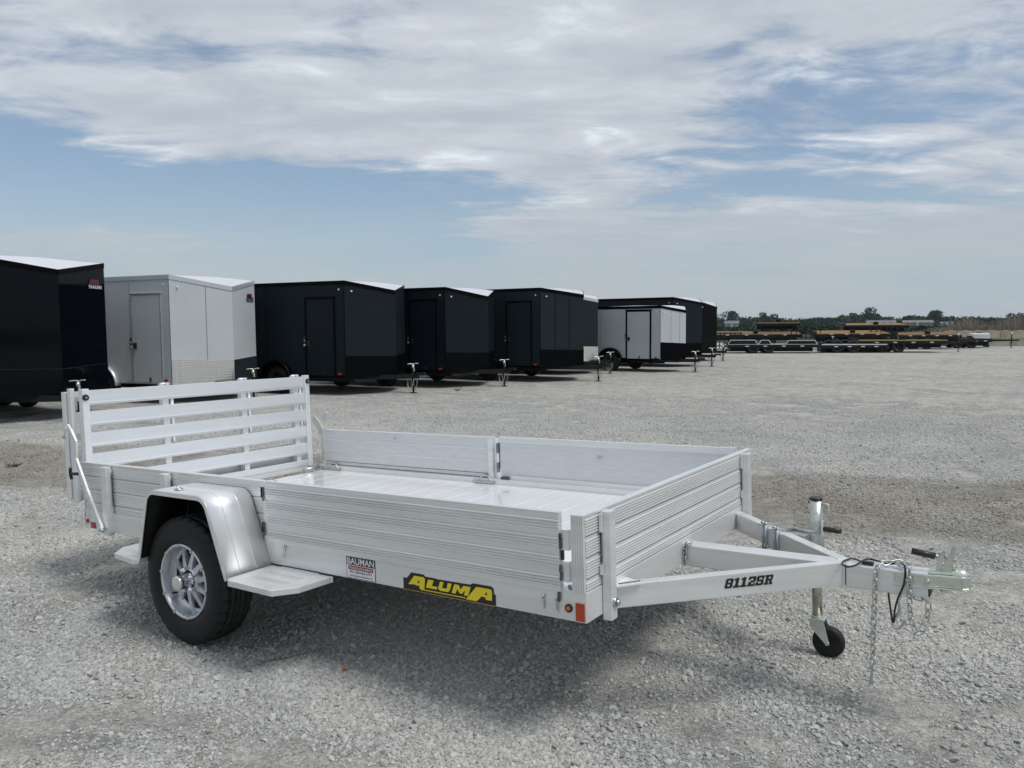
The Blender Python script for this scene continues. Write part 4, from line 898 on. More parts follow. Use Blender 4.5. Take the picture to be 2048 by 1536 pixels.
# letter boxes in decal units: x 0..0.51, y 0..0.075 (baseline 0.018)
A1 = [(0.018, 0.026), (0.055, 0.068), (0.112, 0.068), (0.118, 0.062), (0.112, 0.010), (0.098, 0.008), (0.085, 0.014), (0.083, 0.026), (0.062, 0.026), (0.056, 0.029), (0.030, 0.026)]
A2 = [(0.345, 0.006), (0.400, 0.064), (0.404, 0.068), (0.478, 0.068), (0.486, 0.060), (0.484, 0.020), (0.452, 0.020), (0.450, 0.030), (0.428, 0.030), (0.418, 0.018), (0.402, 0.006)]
L1 = [(0.122, 0.024), (0.136, 0.062), (0.168, 0.062), (0.158, 0.036), (0.190, 0.036), (0.184, 0.024)]
U1 = [(0.192, 0.030), (0.204, 0.062), (0.226, 0.062), (0.214, 0.036), (0.240, 0.036), (0.248, 0.062), (0.270, 0.062), (0.258, 0.030), (0.246, 0.022), (0.202, 0.022)]
M1 = [(0.268, 0.022), (0.284, 0.062), (0.310, 0.062), (0.318, 0.044), (0.334, 0.062), (0.374, 0.062), (0.358, 0.022), (0.336, 0.022), (0.344, 0.044), (0.324, 0.026), (0.312, 0.026), (0.300, 0.044), (0.290, 0.022)]
letters = [A1, L1, U1, M1, A2]
out_ = [(0, 0.0), (0, 0.052), (0.022, 0.052), (0.048, 0.080), (0.120, 0.080), (0.130, 0.072), (0.182, 0.072), (0.196, 0.070), (0.376, 0.072), (0.392, 0.080), (0.486, 0.080), (0.498, 0.072), (0.500, 0.050), (0.508, 0.046), (0.508, 0.0)]
dcl = place_flat('maker_decal', poly_mesh([out_]), MT['st_black'], U, PIV, X, Z, (-0.935, -0.0012, 0.4375), 'yellow and black lettered decal on the side rail')
sk = lambda P, dx_=0.0, g_=0.0: [(0.012+x*0.985+dx_, y) for x, y in P]
for P in letters: on(dcl, 'lettering', poly_mesh([sk(P)]), MT['st_yellow'], 0, 0, 0.0008)
on(dcl, 'pinstripe', poly_mesh([[(0.112, 0.0095), (0.112, 0.0135), (0.35, 0.0135), (0.35, 0.0095)]]), MT['st_yellow'], 0, 0, 0.0008)
on(dcl, 'pinstripe', poly_mesh([[(0.0, -0.0022), (0.508, -0.0022), (0.508, 0.0016), (0.0, 0.0016)]]), MT['goldtape'], 0, 0, 0.0010)
for hx, hy in ((0.083, 0.038), (0.452, 0.040)): on(dcl, 'letter_counter', poly_mesh([[(hx, hy), (hx+0.014, hy), (hx+0.010, hy+0.014)]]), MT['st_black'], 0, 0, 0.0012)

# far side: two panels standing up, seen from inside
fy = WT-0.002
m = TB(); m.box(-L+0.02, -1.868, fy-0.022, fy, ZF+0.018, 0.852); fr_ = part(m, 'side_ramp', 'alu_dirty')
for z_ in (0.768, 0.674): m = TB(); m.box(-L+0.03, -1.92, fy-0.026, fy-0.0225, z_, z_+0.007); part(m, 'ramp_rib', 'alu_smooth', fr_)
for z_ in (0.588, 0.560): m = TB(); m.box(-L+0.03, -1.90, fy-0.025, fy-0.0225, z_, z_+0.003); part(m, 'ramp_joint', 'weld', fr_)
m = TB(); m.box(-L+0.018, -1.862, fy-0.03, fy+0.004, 0.8525, ZT+0.004); part(m, 'ramp_cap', 'alu_deck', fr_)
m = TB(); m.box(-1.905, -1.866, fy-0.034, fy-0.0225, ZF+0.02, 0.852); m.box(-L+0.012, -L+0.032, fy-0.032, fy-0.0225, ZF+0.02, 0.852); build_each(m, 'ramp_end', MT['alu'], fr_)
m = TB(); m.box(-1.805, -0.085, fy-0.014, fy, ZF+0.02, 0.822); fr2 = part(m, 'side_ramp', 'alu_dirty')
m = TB(); m.prism([(fy-0.034, 0.822), (fy-0.030, 0.8605), (fy+0.002, 0.8605), (fy+0.002, 0.822)], 'x', -1.812, -0.085); part(m, 'ramp_cap', 'alu', fr2)
m = TB(); m.box(-1.78, -0.085, fy-0.026, fy-0.0145, ZF+0.036, ZF+0.066); m.box(-1.78, -0.085, fy-0.032, fy-0.0145, ZF+0.006, ZF+0.024); part(m, 'ramp_edge', 'alu', fr2)
m = TB(); m.box(-1.862, -1.812, fy-0.004, fy+0.004, ZF+0.02, 0.84); part(m, 'far_post', 'alu_deck', bevel=0.002)
for z_ in (0.60, 0.74): m = TB(); m.box(-1.845, -1.828, fy-0.014, fy-0.0045, z_, z_+0.07); part(m, 'rubber_stop', 'st_grey')
m = TB(); m.tube([(-1.815, fy-0.016, 0.63+k*0.024) for k in range(9)], 0.0045, 5, 2); part(m, 'weld_seam', 'weld')
m = TB(); m.box(-1.79, -1.73, fy-0.045, fy-0.0325, ZF+0.03, ZF+0.058); part(m, 'weld_seam', 'weld')
for xc_ in (-1.93, -3.50):
    m = TB(); m.tube([(xc_-0.05, fy-0.05, ZF+0.012), (xc_-0.035, fy-0.045, ZF+0.045), (xc_, fy-0.04, ZF+0.055), (xc_+0.035, fy-0.045, ZF+0.045), (xc_+0.06, fy-0.05, ZF+0.012)], 0.008, 7, 4)
    m.bar((xc_-0.10, fy-0.055, ZF+0.012), (xc_+0.09, fy-0.055, ZF+0.012), 0.022, 0.016); part(m, 'ramp_latch', 'galv')
for xc_, zc_, pw_, ph_ in ((-2.81, 0.812, 0.066, 0.042), (-1.0, 0.755, 0.07, 0.044)):
    o = place_flat('data_label', poly_mesh([[(-pw_/2, -ph_/2), (pw_/2, -ph_/2), (pw_/2, ph_/2), (-pw_/2, ph_/2)]]), MT['st_pale'], U, PIV, X, Z, (xc_, fy-(0.0235 if xc_ < -2 else 0.0155), zc_), 'small pale printed label inside the far side')
    for q in range(3): on(o, 'print_line', poly_mesh([[(-pw_*0.32, 0), (pw_*(0.3-0.08*q), 0), (pw_*(0.3-0.08*q), 0.003), (-pw_*0.32, 0.003)]]), MT['st_grey'], 0, 0.006-q*0.009, 0.0006)
m = TB(); m.tube([(-1.87+0.004, 0.02, 0.864), (-1.84, 0.025, 0.868), (-1.80, 0.025, 0.864)], 0.004, 5, 2); part(m, 'ramp_hook', 'zincblue')

# fenders and steps
def fender_path():
    pts = [(-2.600, 0.418), (-2.5085, 0.690)]
    A1_ = [(-2.425+0.085*math.cos(a), 0.728+0.085*math.sin(a)) for a in np.linspace(R(163), R(91), 9)]
    A2_ = [(-2.050+0.094*math.cos(a), 0.719+0.094*math.sin(a)) for a in np.linspace(R(89), R(20), 13)]
    pts = [(-2.600, 0.418)]; p_, q_ = Vector(pts[0]), Vector(A1_[0]); pts.append(tuple(q_-(q_-p_).normalized()*0.006)); pts += A1_
    p_, q_ = Vector(A1_[-1]), Vector(A2_[0]); pts += [tuple(p_+(q_-p_).normalized()*0.006), tuple(q_-(q_-p_).normalized()*0.006)]; pts += A2_
    p_, q_ = Vector(A2_[-1]), Vector((-1.832, 0.418)); pts += [tuple(p_+(q_-p_).normalized()*0.006), tuple(q_)]; return pts
fp = fender_path()
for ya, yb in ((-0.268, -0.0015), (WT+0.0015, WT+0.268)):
    near = ya < 0; lip = ya if near else yb
    m = TB(); m.sheet(fp, 'y', ya, yb, -0.004); fo = part(m, 'fender', 'alu_smooth')
    m = TB(); m.sheet(fp, 'y', lip-0.003, lip+0.003, -0.022); part(m, 'fender_lip', 'alu', fo)
    m = TB(); m.sheet([(p[0]*0.985-0.0333, p[1]-0.006) for p in fp], 'y', ya+(0.006 if near else 0.004), yb-(0.004 if near else 0.006), 0.003); part(m, 'fender_shade_sheet', 'dark_steel', fo)  # added black sheet: the shade under the fender put into colour
    m = TB(); yl = -0.005 if near else WT+0.0015; m.prism([(p[0]*0.985-0.0333, p[1]-0.010) for p in fp], 'y', yl, yl+0.0035); part(m, 'inner_shade_plate', 'dark_steel', fo)  # added black plate painting the wheel-arch shade onto the rail side
    for yy in (0.30, 0.66):
        y_ = ya+(yb-ya)*yy; m = TB(); m.sheet([(p[0], p[1]) for p in fp], 'y', y_, y_+0.003, 0.0018); part(m, 'fender_rib', 'alu', fo)
    if near:
        m = TB(); m.cyl((-2.30, -0.20, 0.815), (-2.30, -0.20, 0.822), 0.022, None, 14); m.cyl((-2.30, -0.20, 0.822), (-2.30, -0.20, 0.833), 0.010, None, 6); m.cyl((-2.285, -0.215, 0.818), (-2.285, -0.215, 0.832), 0.006, None, 6); part(m, 'fender_bolt', 'zincblue')
    sg = -1 if near else 1; y0 = 0 if near else WT
    for poly in ([(-1.828, 0), (-1.828, -0.27), (-1.80, -0.292), (-1.475, -0.300), (-1.40, -0.20), (-1.39, -0.012), (-1.385, 0.0)], [(-2.59, 0), (-2.59, -0.27), (-2.62, -0.290), (-2.84, -0.262), (-2.925, -0.16), (-2.93, 0.0)]):
        pg = [(x_, y0+(y_ if near else -y_)) for x_, y_ in poly]
        ys = [p_[1] for p_ in pg]
        if near: pg = [(x_, min(y_, -0.002)) for x_, y_ in pg]
        else: pg = [(x_, max(y_, WT+0.002)) for x_, y_ in pg]
        m = TB(); m.prism(pg, 'z', 0.400, 0.430); so = part(m, 'step', 'alu_y', bevel=0.003)
        x0_, x1_ = min(p_[0] for p_ in poly)+0.09, max(p_[0] for p_ in poly)-0.09
        m = TB()
        for k in range(18):
            yy = y0+sg*(0.014+k*0.0142)
            if (k//3) % 2 == 0: m.box(x0_+0.02*(k > 13), x1_-0.03*(k > 13), yy-0.0042, yy+0.0042, 0.4303, 0.4350)
        build_each(m, 'step_tread', MT['alu_smooth'], so, per=3)

# wheels
def road_wheel(ysign):
    cx_, cz_ = -2.26737, 0.338; yc = -0.128 if ysign < 0 else WT+0.128
    w_ = 0.108; Rr = 0.338
    prof = [(0.196, -0.082), (0.205, -0.096), (0.235, -0.1075), (0.272, -0.108), (0.283, -0.1065), (0.290, -0.1075), (0.303, -0.102), (0.322, -0.094), (0.333, -0.081), (0.3355, -0.070),
            (0.3365, -0.052), (0.3265, -0.051), (0.3265, -0.042), (0.3375, -0.041), (0.338, -0.018), (0.327, -0.0165), (0.327, -0.0085), (0.338, -0.007),
            (0.338, 0.007), (0.327, 0.0085), (0.327, 0.0165), (0.338, 0.018), (0.3375, 0.041), (0.3265, 0.042), (0.3265, 0.051), (0.3365, 0.052),
            (0.3355, 0.070), (0.333, 0.081), (0.322, 0.094), (0.303, 0.102), (0.272, 0.108), (0.235, 0.1075), (0.205, 0.096), (0.196, 0.082)]
    def mod(j, k):
        if j in (8, 9, 10, 25, 26, 27) and k % 5 == 0: return -0.010
        if j in (6, 7, 28, 29) and k % 5 == 0: return -0.007
        if j in (13, 14, 17, 18, 21, 22) and (k+j) % 5 == 0: return -0.006
        if j in (10, 25) and k % 4 in (0,): return -0.005
        return 0
    m = MB(); m.lathe(prof, (0, 0, 0), 160, sgn=-ysign*-1, mod=mod)
    t = m.build('wheel', MT['tread'], U, label='black tyre on a silver alloy rim'); t.location = Vector((cx_, yc, cz_))-PIV
    s_ = ysign
    q = MB(); q.lathe([(0.197, s_*0.088), (0.200, s_*0.093), (0.196, s_*0.098), (0.187, s_*0.098), (0.183, s_*0.090), (0.180, s_*0.060), (0.172, s_*0.035), (0.166, s_*0.028), (0.160, s_*0.030), (0.158, s_*0.015), (0.166, -s_*0.085)], (0, 0, 0), 64)
    rim = q.build('rim', MT['rim'], t)
    q = MB()
    for k in range(10):
        a = 2*math.pi*k/10+0.16; ca_, sa_ = math.cos(a), math.sin(a); tx, tz = -sa_, ca_
        def P_(r_q, t_q, y_q): return (ca_*r_q+tx*t_q, s_*y_q, sa_*r_q+tz*t_q)
        ro, ri, rm = 0.172, 0.050, 0.105; yo, yi, ym = 0.036, 0.062, 0.052
        vs = [P_(ri, -.020, yi), P_(ri, .020, yi), P_(rm, .0130, ym), P_(ro, .0125, yo), P_(ro, -.0125, yo), P_(rm, -.0130, ym)]
        vs += [P_(ri, -.022, yi-.03), P_(ri, .022, yi-.03), P_(rm, .017, ym-.026), P_(ro, .016, yo-.02), P_(ro, -.016, yo-.02), P_(rm, -.017, ym-.026)]
        fs = [(0, 5, 2, 1), (5, 4, 3, 2), (0, 1, 7, 6), (1, 2, 8, 7), (2, 3, 9, 8), (4, 5, 11, 10), (5, 0, 6, 11)]
        if s_ > 0: fs = [f[::-1] for f in fs]
        q._add(vs, fs, False)
        b_ = 2*math.pi*k/10+0.16+0.31
        q.rbox((0.190*math.cos(b_), s_*0.0975, 0.190*math.sin(b_)), (0.016, 0.008, 0.012), Matrix.Rotation(-b_, 3, 'Y'))
    build_each(q, 'spoke', MT['rim'], t, per=2); q = MB(); q.lathe([(0.060, s_*0.066), (0.066, s_*0.060), (0.072, s_*0.030)], (0, 0, 0), 32); q.build('hub_ring', MT['rim'], t)
    q = MB(); q.cyl((0, s_*0.03, 0), (0, s_*0.001, 0), 0.155, None, 40); q.build('brake_drum', MT['dark_steel'], t)
    q = MB()
    for k in range(5):
        a = 2*math.pi*k/5+0.5; x_, z_ = 0.058*math.cos(a), 0.058*math.sin(a); q.cyl((x_, s_*0.062, z_), (x_, s_*0.090, z_), 0.0125, 0.011, 6); q.lathe([(0.011, s_*0.090), (0.008, s_*0.097), (0.0, s_*0.099)], (x_, 0, z_), 8)
    build_each(q, 'lug_nut', MT['chrome'], t, per=2)
    q = MB(); q.lathe([(0.044, s_*0.064), (0.040, s_*0.075), (0.036, s_*0.118), (0.040, s_*0.122), (0.040, s_*0.132), (0.036, s_*0.136), (0.030, s_*0.138), (0.0, s_*0.138)], (0, 0, 0), 32, mod=lambda j, k: -0.004 if (j in (1, 2) and k % 4 < 2) else 0)
    q.build('hub_cap', MT['chrome'], t)
    q = MB(); a = R(215); q.cyl((0.150*math.cos(a), s_*0.05, 0.150*math.sin(a)), (0.138*math.cos(a), s_*0.085, 0.138*math.sin(a)), 0.006, None, 8); q.build('valve', MT['plastic'], t)
    return t
road_wheel(-1); road_wheel(1)
m = TB(); m.cyl((-2.267, -0.05, 0.338), (-2.267, WT+0.05, 0.338), 0.036, None, 12); part(m, 'axle', 'dark_steel')
for yy in (0.025, WT-0.025): m = TB(); m.bar((-2.5, yy, 0.40), (-2.1, yy, 0.40), 0.05, 0.06); m.bar((-2.3, yy, 0.40), (-2.267, yy, 0.338), 0.04, 0.06); part(m, 'torsion_arm', 'dark_steel')

# tongue
bz0, bz1 = 0.430, 0.528; bc = (bz0+bz1)/2; YM = WT/2
def beam(poly, name='tongue_beam', mm='alu'): m = TB(); m.prism(poly, 'z', bz0, bz1); return part(m, name, mm, bevel=0.004)
jx, jy = 0.730, YM-0.052; k_ = math.hypot(jx, jy-0.222); nx, ny = -(jy-0.222)/k_, jx/k_; tb = 0.052
beam([(0.003, 0.222), (jx, jy), (jx, jy+0.0), (jx-0.03, jy+0.045), (0.003, 0.222+tb/ny)])
beam([(0.003, 2*YM-0.222), (jx, 2*YM-jy), (jx-0.03, 2*YM-jy-0.045), (0.003, 2*YM-0.222-tb/ny)])
m = TB(); m.box(0.003, 1.062, YM-0.0505, YM+0.0505, bz0-0.008, bz1-0.004); part(m, 'centre_beam', 'alu', bevel=0.005)
m = TB(); m.box(1.0625, 1.068, YM-0.046, YM+0.046, bz0-0.002, bz1-0.012); part(m, 'end_plug', 'plastic')
m = TB(); m.prism([(0.004, 0.17), (0.10, 0.30), (0.004, 0.34)], 'z', bz1-0.002, bz1+0.004); part(m, 'gusset', 'alu_deck')
m = TB(); m.tube([(0.006, 0.216, bz0+k*0.024) for k in range(5)], 0.003, 5, 2); m.tube([(0.02+k*0.02, 0.235+k*0.026, bz1+0.005) for k in range(4)], 0.003, 5, 2)
m.tube([(jx+0.012, jy-0.0005, bz0+0.004+k*0.023) for k in range(5)], 0.0022, 5, 2); m.tube([(0.006, YM-0.055, bz0+k*0.02) for k in range(5)], 0.004, 5, 2); part(m, 'weld_seam', 'weld')
# model number on the near beam
bd = Vector((jx-0.003, jy-0.222, 0)).normalized(); bn = Vector((bd.y, -bd.x, 0)); pos = Vector((0.003, 0.222, 0))+bd*0.604+bn*0.0014
# slab-serif block capitals, each a set of bars on a 10 x 14 grid (x0, x1, y0, y1)
GL = {'8': [(1, 9, 11.2, 14), (1, 9, 5.8, 8.2), (1, 9, 0, 2.8), (0, 3.4, 7.2, 13), (6.6, 10, 7.2, 13), (0, 3.4, 1, 6.8), (6.6, 10, 1, 6.8)],
      '1': [(2.4, 6.2, 0, 14), (0.2, 2.4, 10.2, 13), (0, 8.6, 0, 2.8)],
      '2': [(0.6, 9, 11.2, 14), (0, 3.2, 9.2, 13), (6.5, 10, 7, 13), (3.2, 9, 5.2, 8), (0.6, 4.6, 2.8, 6.2), (0, 10, 0, 2.8), (7.6, 10, 2.8, 4.2)],
      'S': [(1, 8, 11.2, 14), (7.2, 10, 9, 14), (0, 3.4, 7, 13), (1, 9, 5.8, 8.4), (6.6, 10, 1, 7.2), (2, 9, 0, 2.8), (0, 2.8, 0, 5)],
      'R': [(1.6, 5, 0, 14), (0, 2, 11.4, 14), (0, 6, 0, 2.6), (5, 10, 11.2, 14), (8, 11, 7.6, 13), (5, 10, 5.8, 8.4), (7, 10.2, 0, 6), (9.6, 11.6, 0, 2.6)]}
polys = []; cx0 = 0
for ch, adv in zip('8112SR', (11.2, 9.4, 9.8, 11.0, 11.0, 12)):
    for i_, (a, b_, c_, d_) in enumerate(GL[ch]): polys.append([(cx0+x_+0.24*y_, y_) for x_, y_ in ((a, c_), (b_, c_), (b_, d_), (a, d_))])
    cx0 += adv
kx = 0.232/(cx0+3.0); ky = 0.041/14; me = bpy.data.meshes.new('plate'); vv = []; ff = []
for i_, P in enumerate(polys): ff.append(tuple(range(len(vv), len(vv)+4))); vv += [(x_*kx-0.116, y_*ky-0.0205, i_*0.000012) for x_, y_ in P]
me.from_pydata(vv, [], ff); me.update()
place_flat('model_decal', me, MT['st_black'], U, PIV, bd, Z, (pos.x, pos.y, 0.488), 'black slanted lettering on the near tongue beam')

# coupler
m = TB(); P = [(0.93, -0.052), (1.06, -0.052), (1.10, -0.040), (1.15, -0.034), (1.185, -0.036), (1.205, -0.022), (1.212, 0.0), (1.205, 0.022), (1.185, 0.036), (1.15, 0.034), (1.10, 0.040), (1.06, 0.052), (0.93, 0.052)]
m.prism([(x_, YM+y_) for x_, y_ in P], 'z', 0.470, 0.5225); m.prism([(x_, YM+y_*0.8) for x_, y_ in P[1:-1]], 'z', 0.5225, 0.534)
cpl = part(m, 'coupler', 'zinc', bevel=0.007)
m = TB(); m.prism([(x_+(0.010 if x_ > 1.18 else 0), YM+y_*1.18) for x_, y_ in P], 'z', 0.464, 0.4705); part(m, 'coupler_flange', 'zinc', cpl, bevel=0.002)
m = TB()
for x_ in (0.985, 1.06): m.cyl((x_, YM-0.052, 0.494), (x_, YM-0.064, 0.494), 0.011, None, 6); m.cyl((x_, YM-0.064, 0.494), (x_, YM-0.071, 0.494), 0.006, None, 8)
part(m, 'bolt', 'zincblue', cpl)
m = TB(); m.lathe([(0.0, 0.549), (0.016, 0.547), (0.027, 0.540), (0.034, 0.524), (0.036, 0.50)], (1.172, YM, 0), 24, axis='z'); part(m, 'ball_socket', 'zinc', cpl)
m = TB()
for yy in (YM-0.020, YM+0.017): m.prism([(1.085, 0.534), (1.090, 0.575), (1.082, 0.584), (1.096, 0.590), (1.112, 0.612), (1.118, 0.608), (1.116, 0.592), (1.124, 0.582), (1.146, 0.632), (1.152, 0.630), (1.144, 0.536)], 'y', yy, yy+0.003)
m.box(1.085, 1.148, YM-0.022, YM+0.022, 0.5345, 0.538); lt = part(m, 'latch', 'zinc', cpl)
m = TB(); m.cyl((1.112, YM-0.026, 0.565), (1.112, YM+0.026, 0.565), 0.006, None, 8); m.cyl((1.110, YM-0.026, 0.545), (1.110, YM+0.026, 0.545), 0.005, None, 8); m.cyl((1.095, YM, 0.588), (1.078, YM, 0.592), 0.007, None, 8); part(m, 'pivot_pin', 'zincblue', cpl)
m = TB(); m.cyl((1.083, YM-0.004, 0.590), (0.995, YM-0.010, 0.604), 0.0135, None, 14); part(m, 'latch_grip', 'plastic', cpl)
m = TB(); m.cyl((1.10, YM, 0.452), (1.125, YM, 0.464), 0.012, None, 8); part(m, 'ball_clamp', 'zinc', cpl)

# safety chains, each link a sub-part
ring = MB(); ring.torus((0, 0, 0), 0.0105, 0.0032, Matrix.Identity(3), 1.75, 14, 6); ring_me = ring.mesh('chain_link', MT['galv'])
def chain(name, pts, pitch=0.0285, label=None):
    e_ = MB(PIV); p0 = Vector(pts[0]); e_.torus(p0, 0.012, 0.004, Matrix.Identity(3), 1.2, 10, 5); co = e_.build(name, MT['galv'], U, label=label)
    P = [Vector(p) for p in pts]; Q = []
    for i in range(len(P)-1):
        a0 = P[max(i-1, 0)]; a1 = P[i]; a2 = P[i+1]; a3 = P[min(i+2, len(P)-1)]
        for k in range(20):
            t = k/20; Q.append(0.5*((2*a1)+(a2-a0)*t+(2*a0-5*a1+4*a2-a3)*t*t+(3*a1-a0-3*a2+a3)*t**3))
    Q.append(P[-1]); acc = 0; nxt = pitch/2; idx = 0
    for i in range(len(Q)-1):
        sl = (Q[i+1]-Q[i]).length
        while acc+sl >= nxt:
            t = (nxt-acc)/sl; p = Q[i].lerp(Q[i+1], t); x = (Q[i+1]-Q[i]).normalized()
            a = R(35)+(R(90) if idx % 2 else 0)+random.uniform(-.25, .25); y = s_frame(x); z = x.cross(y); y2_ = y*math.cos(a)+z*math.sin(a); z2_ = x.cross(y2_)
            o = bpy.data.objects.new('chain_link', ring_me); COL.objects.link(o); o.parent = co
            o.matrix_local = Matrix.Translation(p-PIV) @ Matrix((x, y2_, z2_)).transposed().to_4x4(); nxt += pitch; idx += 1
        acc += sl
    return co
def s_frame(x):
    t = Vector((0, 0, 1)) if abs(x.z) < 0.9 else Vector((1, 0, 0)); return t.cross(x).normalized()
yn = YM-0.066
c1 = chain('safety_chain', [(0.985, YM+0.02, 0.540), (0.93, YM+0.0, 0.546), (0.885, YM-0.04, 0.541), (0.868, yn, 0.520), (0.862, yn-0.004, 0.44), (0.857, yn, 0.33), (0.853, yn, 0.22), (0.848, yn, 0.112)], label='galvanised safety chain hanging straight down to its hook')
m = TB(); m.tube([(0.848, yn, 0.112), (0.847, yn, 0.075), (0.844, yn, 0.040), (0.846, yn+0.004, 0.024)], 0.006, 7, 3); part(m, 'chain_hook', 'zincblue', c1)
c2 = chain('safety_chain', [(0.95, YM-0.02, 0.545), (0.985, YM-0.05, 0.538), (0.992, yn, 0.50), (0.993, yn, 0.42), (0.998, yn, 0.34), (1.015, yn, 0.285), (1.036, yn, 0.283), (1.052, yn+0.02, 0.33), (1.060, yn+0.03, 0.375), (1.050, YM-0.03, 0.405), (1.015, YM-0.02, 0.41)], label='second safety chain hanging in a loop under the coupler')
m = TB(); m.tube([(0.955, YM-0.03, 0.42), (0.950, YM-0.045, 0.39), (0.955, YM-0.05, 0.365), (0.945, YM-0.055, 0.335), (0.930, YM-0.06, 0.300), (0.936, YM-0.062, 0.284), (0.955, YM-0.064, 0.285), (0.975, YM-0.066, 0.315), (0.978, YM-0.066, 0.322)], 0.0058, 7, 4); part(m, 'chain_hook', 'zincblue', c2)
c3 = chain('short_chain', [(0.03, YM-0.045, 0.536), (0.020, YM-0.060, 0.528), (0.014, YM-0.064, 0.505), (0.013, YM-0.064, 0.470), (0.012, YM-0.064, 0.440)], pitch=0.017, label='short bright chain at the foot of the centre beam')
# wiring
m = TB(); m.tube([(0.742, YM+0.028, 0.527), (0.730, YM-0.02, 0.530), (0.735, YM-0.085, 0.532), (0.765, YM-0.120, 0.533), (0.79, YM-0.08, 0.534), (0.80, YM-0.02, 0.536), (0.818, YM+0.03, 0.537), (0.85, YM+0.03, 0.535), (0.90, YM+0.0, 0.534), (0.94, YM-0.01, 0.543), (0.968, YM-0.035, 0.548), (0.977, yn+0.008, 0.528), (0.972, yn-0.004, 0.47), (0.950, yn-0.004, 0.41), (0.938, yn, 0.36), (0.934, yn, 0.318), (0.929, yn+0.002, 0.306), (0.924, yn+0.006, 0.33), (0.912, yn+0.02, 0.405), (0.910, yn+0.03, 0.43)], 0.0042, 8, 6)
wr = part(m, 'wiring_cable', 'cable'); m = TB(); m.tube([(0.744, YM+0.035, 0.530), (0.78, YM+0.01, 0.532), (0.815, YM-0.022, 0.532)], 0.0038, 8, 5); m.bar((0.805, YM-0.02, 0.534), (0.85, YM-0.025, 0.534), 0.020, 0.013); part(m, 'plug', 'cable', wr)

# jack on the far beam
JX, JY = 0.505, 1.474
m = TB(); m.cyl((JX, JY, 0.34), (JX, JY, 0.700), 0.031, None, 24); jk = part(m, 'tongue_jack', 'galv', label='galvanised swivel jack with caster wheel')
m = TB(); m.cyl((JX, JY, 0.700), (JX, JY, 0.711), 0.034, 0.028, 24); m.cyl((JX-0.034, JY-0.008, 0.685), (JX-0.020, JY-0.008, 0.685), 0.007, None, 8); part(m, 'jack_cap', 'plastic', jk)
m = TB(); m.cyl((JX, JY, 0.10), (JX, JY, 0.345), 0.0245, None, 20); part(m, 'inner_tube', 'zincyellow', jk)
m = TB(); m.tube([(JX+0.03, JY-0.006, 0.680), (JX+0.056, JY-0.012, 0.680), (JX+0.062, JY-0.014, 0.668), (JX+0.060, JY-0.02, 0.63), (JX+0.045, JY-0.028, 0.595), (JX+0.040, JY-0.03, 0.565)], 0.0065, 8, 4); part(m, 'crank', 'galv', jk)
m = TB(); m.cyl((JX+0.044, JY-0.030, 0.560), (JX+0.125, JY-0.050, 0.562), 0.0125, 0.0135, 14); part(m, 'crank_grip', 'plastic', jk)
m = TB(); m.box(JX+0.036, JX+0.040, JY-0.045, JY-0.015, 0.53, 0.60); part(m, 'data_label', 'st_white', jk)
# bracket and U bolts
fd = Vector((jx, -(jy-0.222), 0)).normalized(); fn = Vector((-fd.y, fd.x, 0))*1; fo_ = Vector((0.003, 2*YM-0.222, 0))
m = TB()
for t_ in (0.40, 0.52):
    p = fo_+fd*t_; m.bar(p+fn*0.035+Vector((0, 0, bz1+0.012)), p-fn*0.095+Vector((0, 0, bz1+0.012)), 0.014, 0.010)
    m.bar(p+fn*0.03+Vector((0, 0, bz0-0.012)), p-fn*0.075+Vector((0, 0, bz0-0.012)), 0.014, 0.008)
build_each(m, 'clamp_strap', MT['galv'], jk)
for t_ in (0.40, 0.52):
    m = TB()
    for dd_ in (-0.016, 0.016):
        p = fo_+fd*(t_+dd_)-fn*0.062; m.cyl(p+Vector((0, 0, bz0-0.03)), p+Vector((0, 0, bz1+0.022)), 0.0065, None, 8); m.cyl(p+Vector((0, 0, bz1+0.016)), p+Vector((0, 0, bz1+0.026)), 0.010, None, 6)
    part(m, 'u_bolt', 'zincblue', jk)
p = fo_+fd*0.46+fn*0.004; q_ = Vector((JX, JY, 0))
m = TB(); m.bar(Vector((p.x, p.y, bc)), Vector((q_.x-0.02, q_.y-0.02, bc)), 0.12, 0.10); m.cyl((JX, JY, bz0-0.005), (JX, JY, bz1+0.005), 0.038, None, 20); m.cyl((p.x+0.02, p.y+0.01, bz1+0.006), (q_.x, q_.y-0.03, bz1+0.010), 0.010, None, 8); part(m, 'swivel_bracket', 'galv', jk, bevel=0.004)
# caster: ground under the jack lies below the trailer's own zero level because the tongue is raised
gz = -0.092; cr = 0.078; cxz = gz+cr; cxx = 0.558
m = TB()
for yy in (JY-0.036, JY+0.033): m.prism([(JX-0.03, 0.095), (JX+0.035, 0.095), (JX+0.045, 0.06), (cxx+0.012, cxz-0.006), (cxx-0.006, cxz-0.014), (cxx-0.018, cxz+0.004), (JX-0.032, 0.06)], 'y', yy, yy+0.004)
m.box(JX-0.032, JX+0.040, JY-0.036, JY+0.037, 0.092, 0.100); m.cyl((JX, JY, 0.098), (JX, JY, 0.112), 0.030, None, 18); fk = part(m, 'caster_fork', 'zinc', jk, bevel=0.002)
m = TB(); m.lathe([(0.012, -0.022), (0.050, -0.026), (0.066, -0.028), (0.075, -0.020), (0.078, -0.008), (0.078, 0.008), (0.075, 0.020), (0.066, 0.028), (0.050, 0.026), (0.012, 0.022)], (cxx, JY, cxz), 36); part(m, 'caster_wheel', 'rubber', jk)
m = TB(); m.cyl((cxx, JY-0.040, cxz), (cxx, JY+0.040, cxz), 0.009, None, 10); part(m, 'caster_axle', 'zincblue', jk)

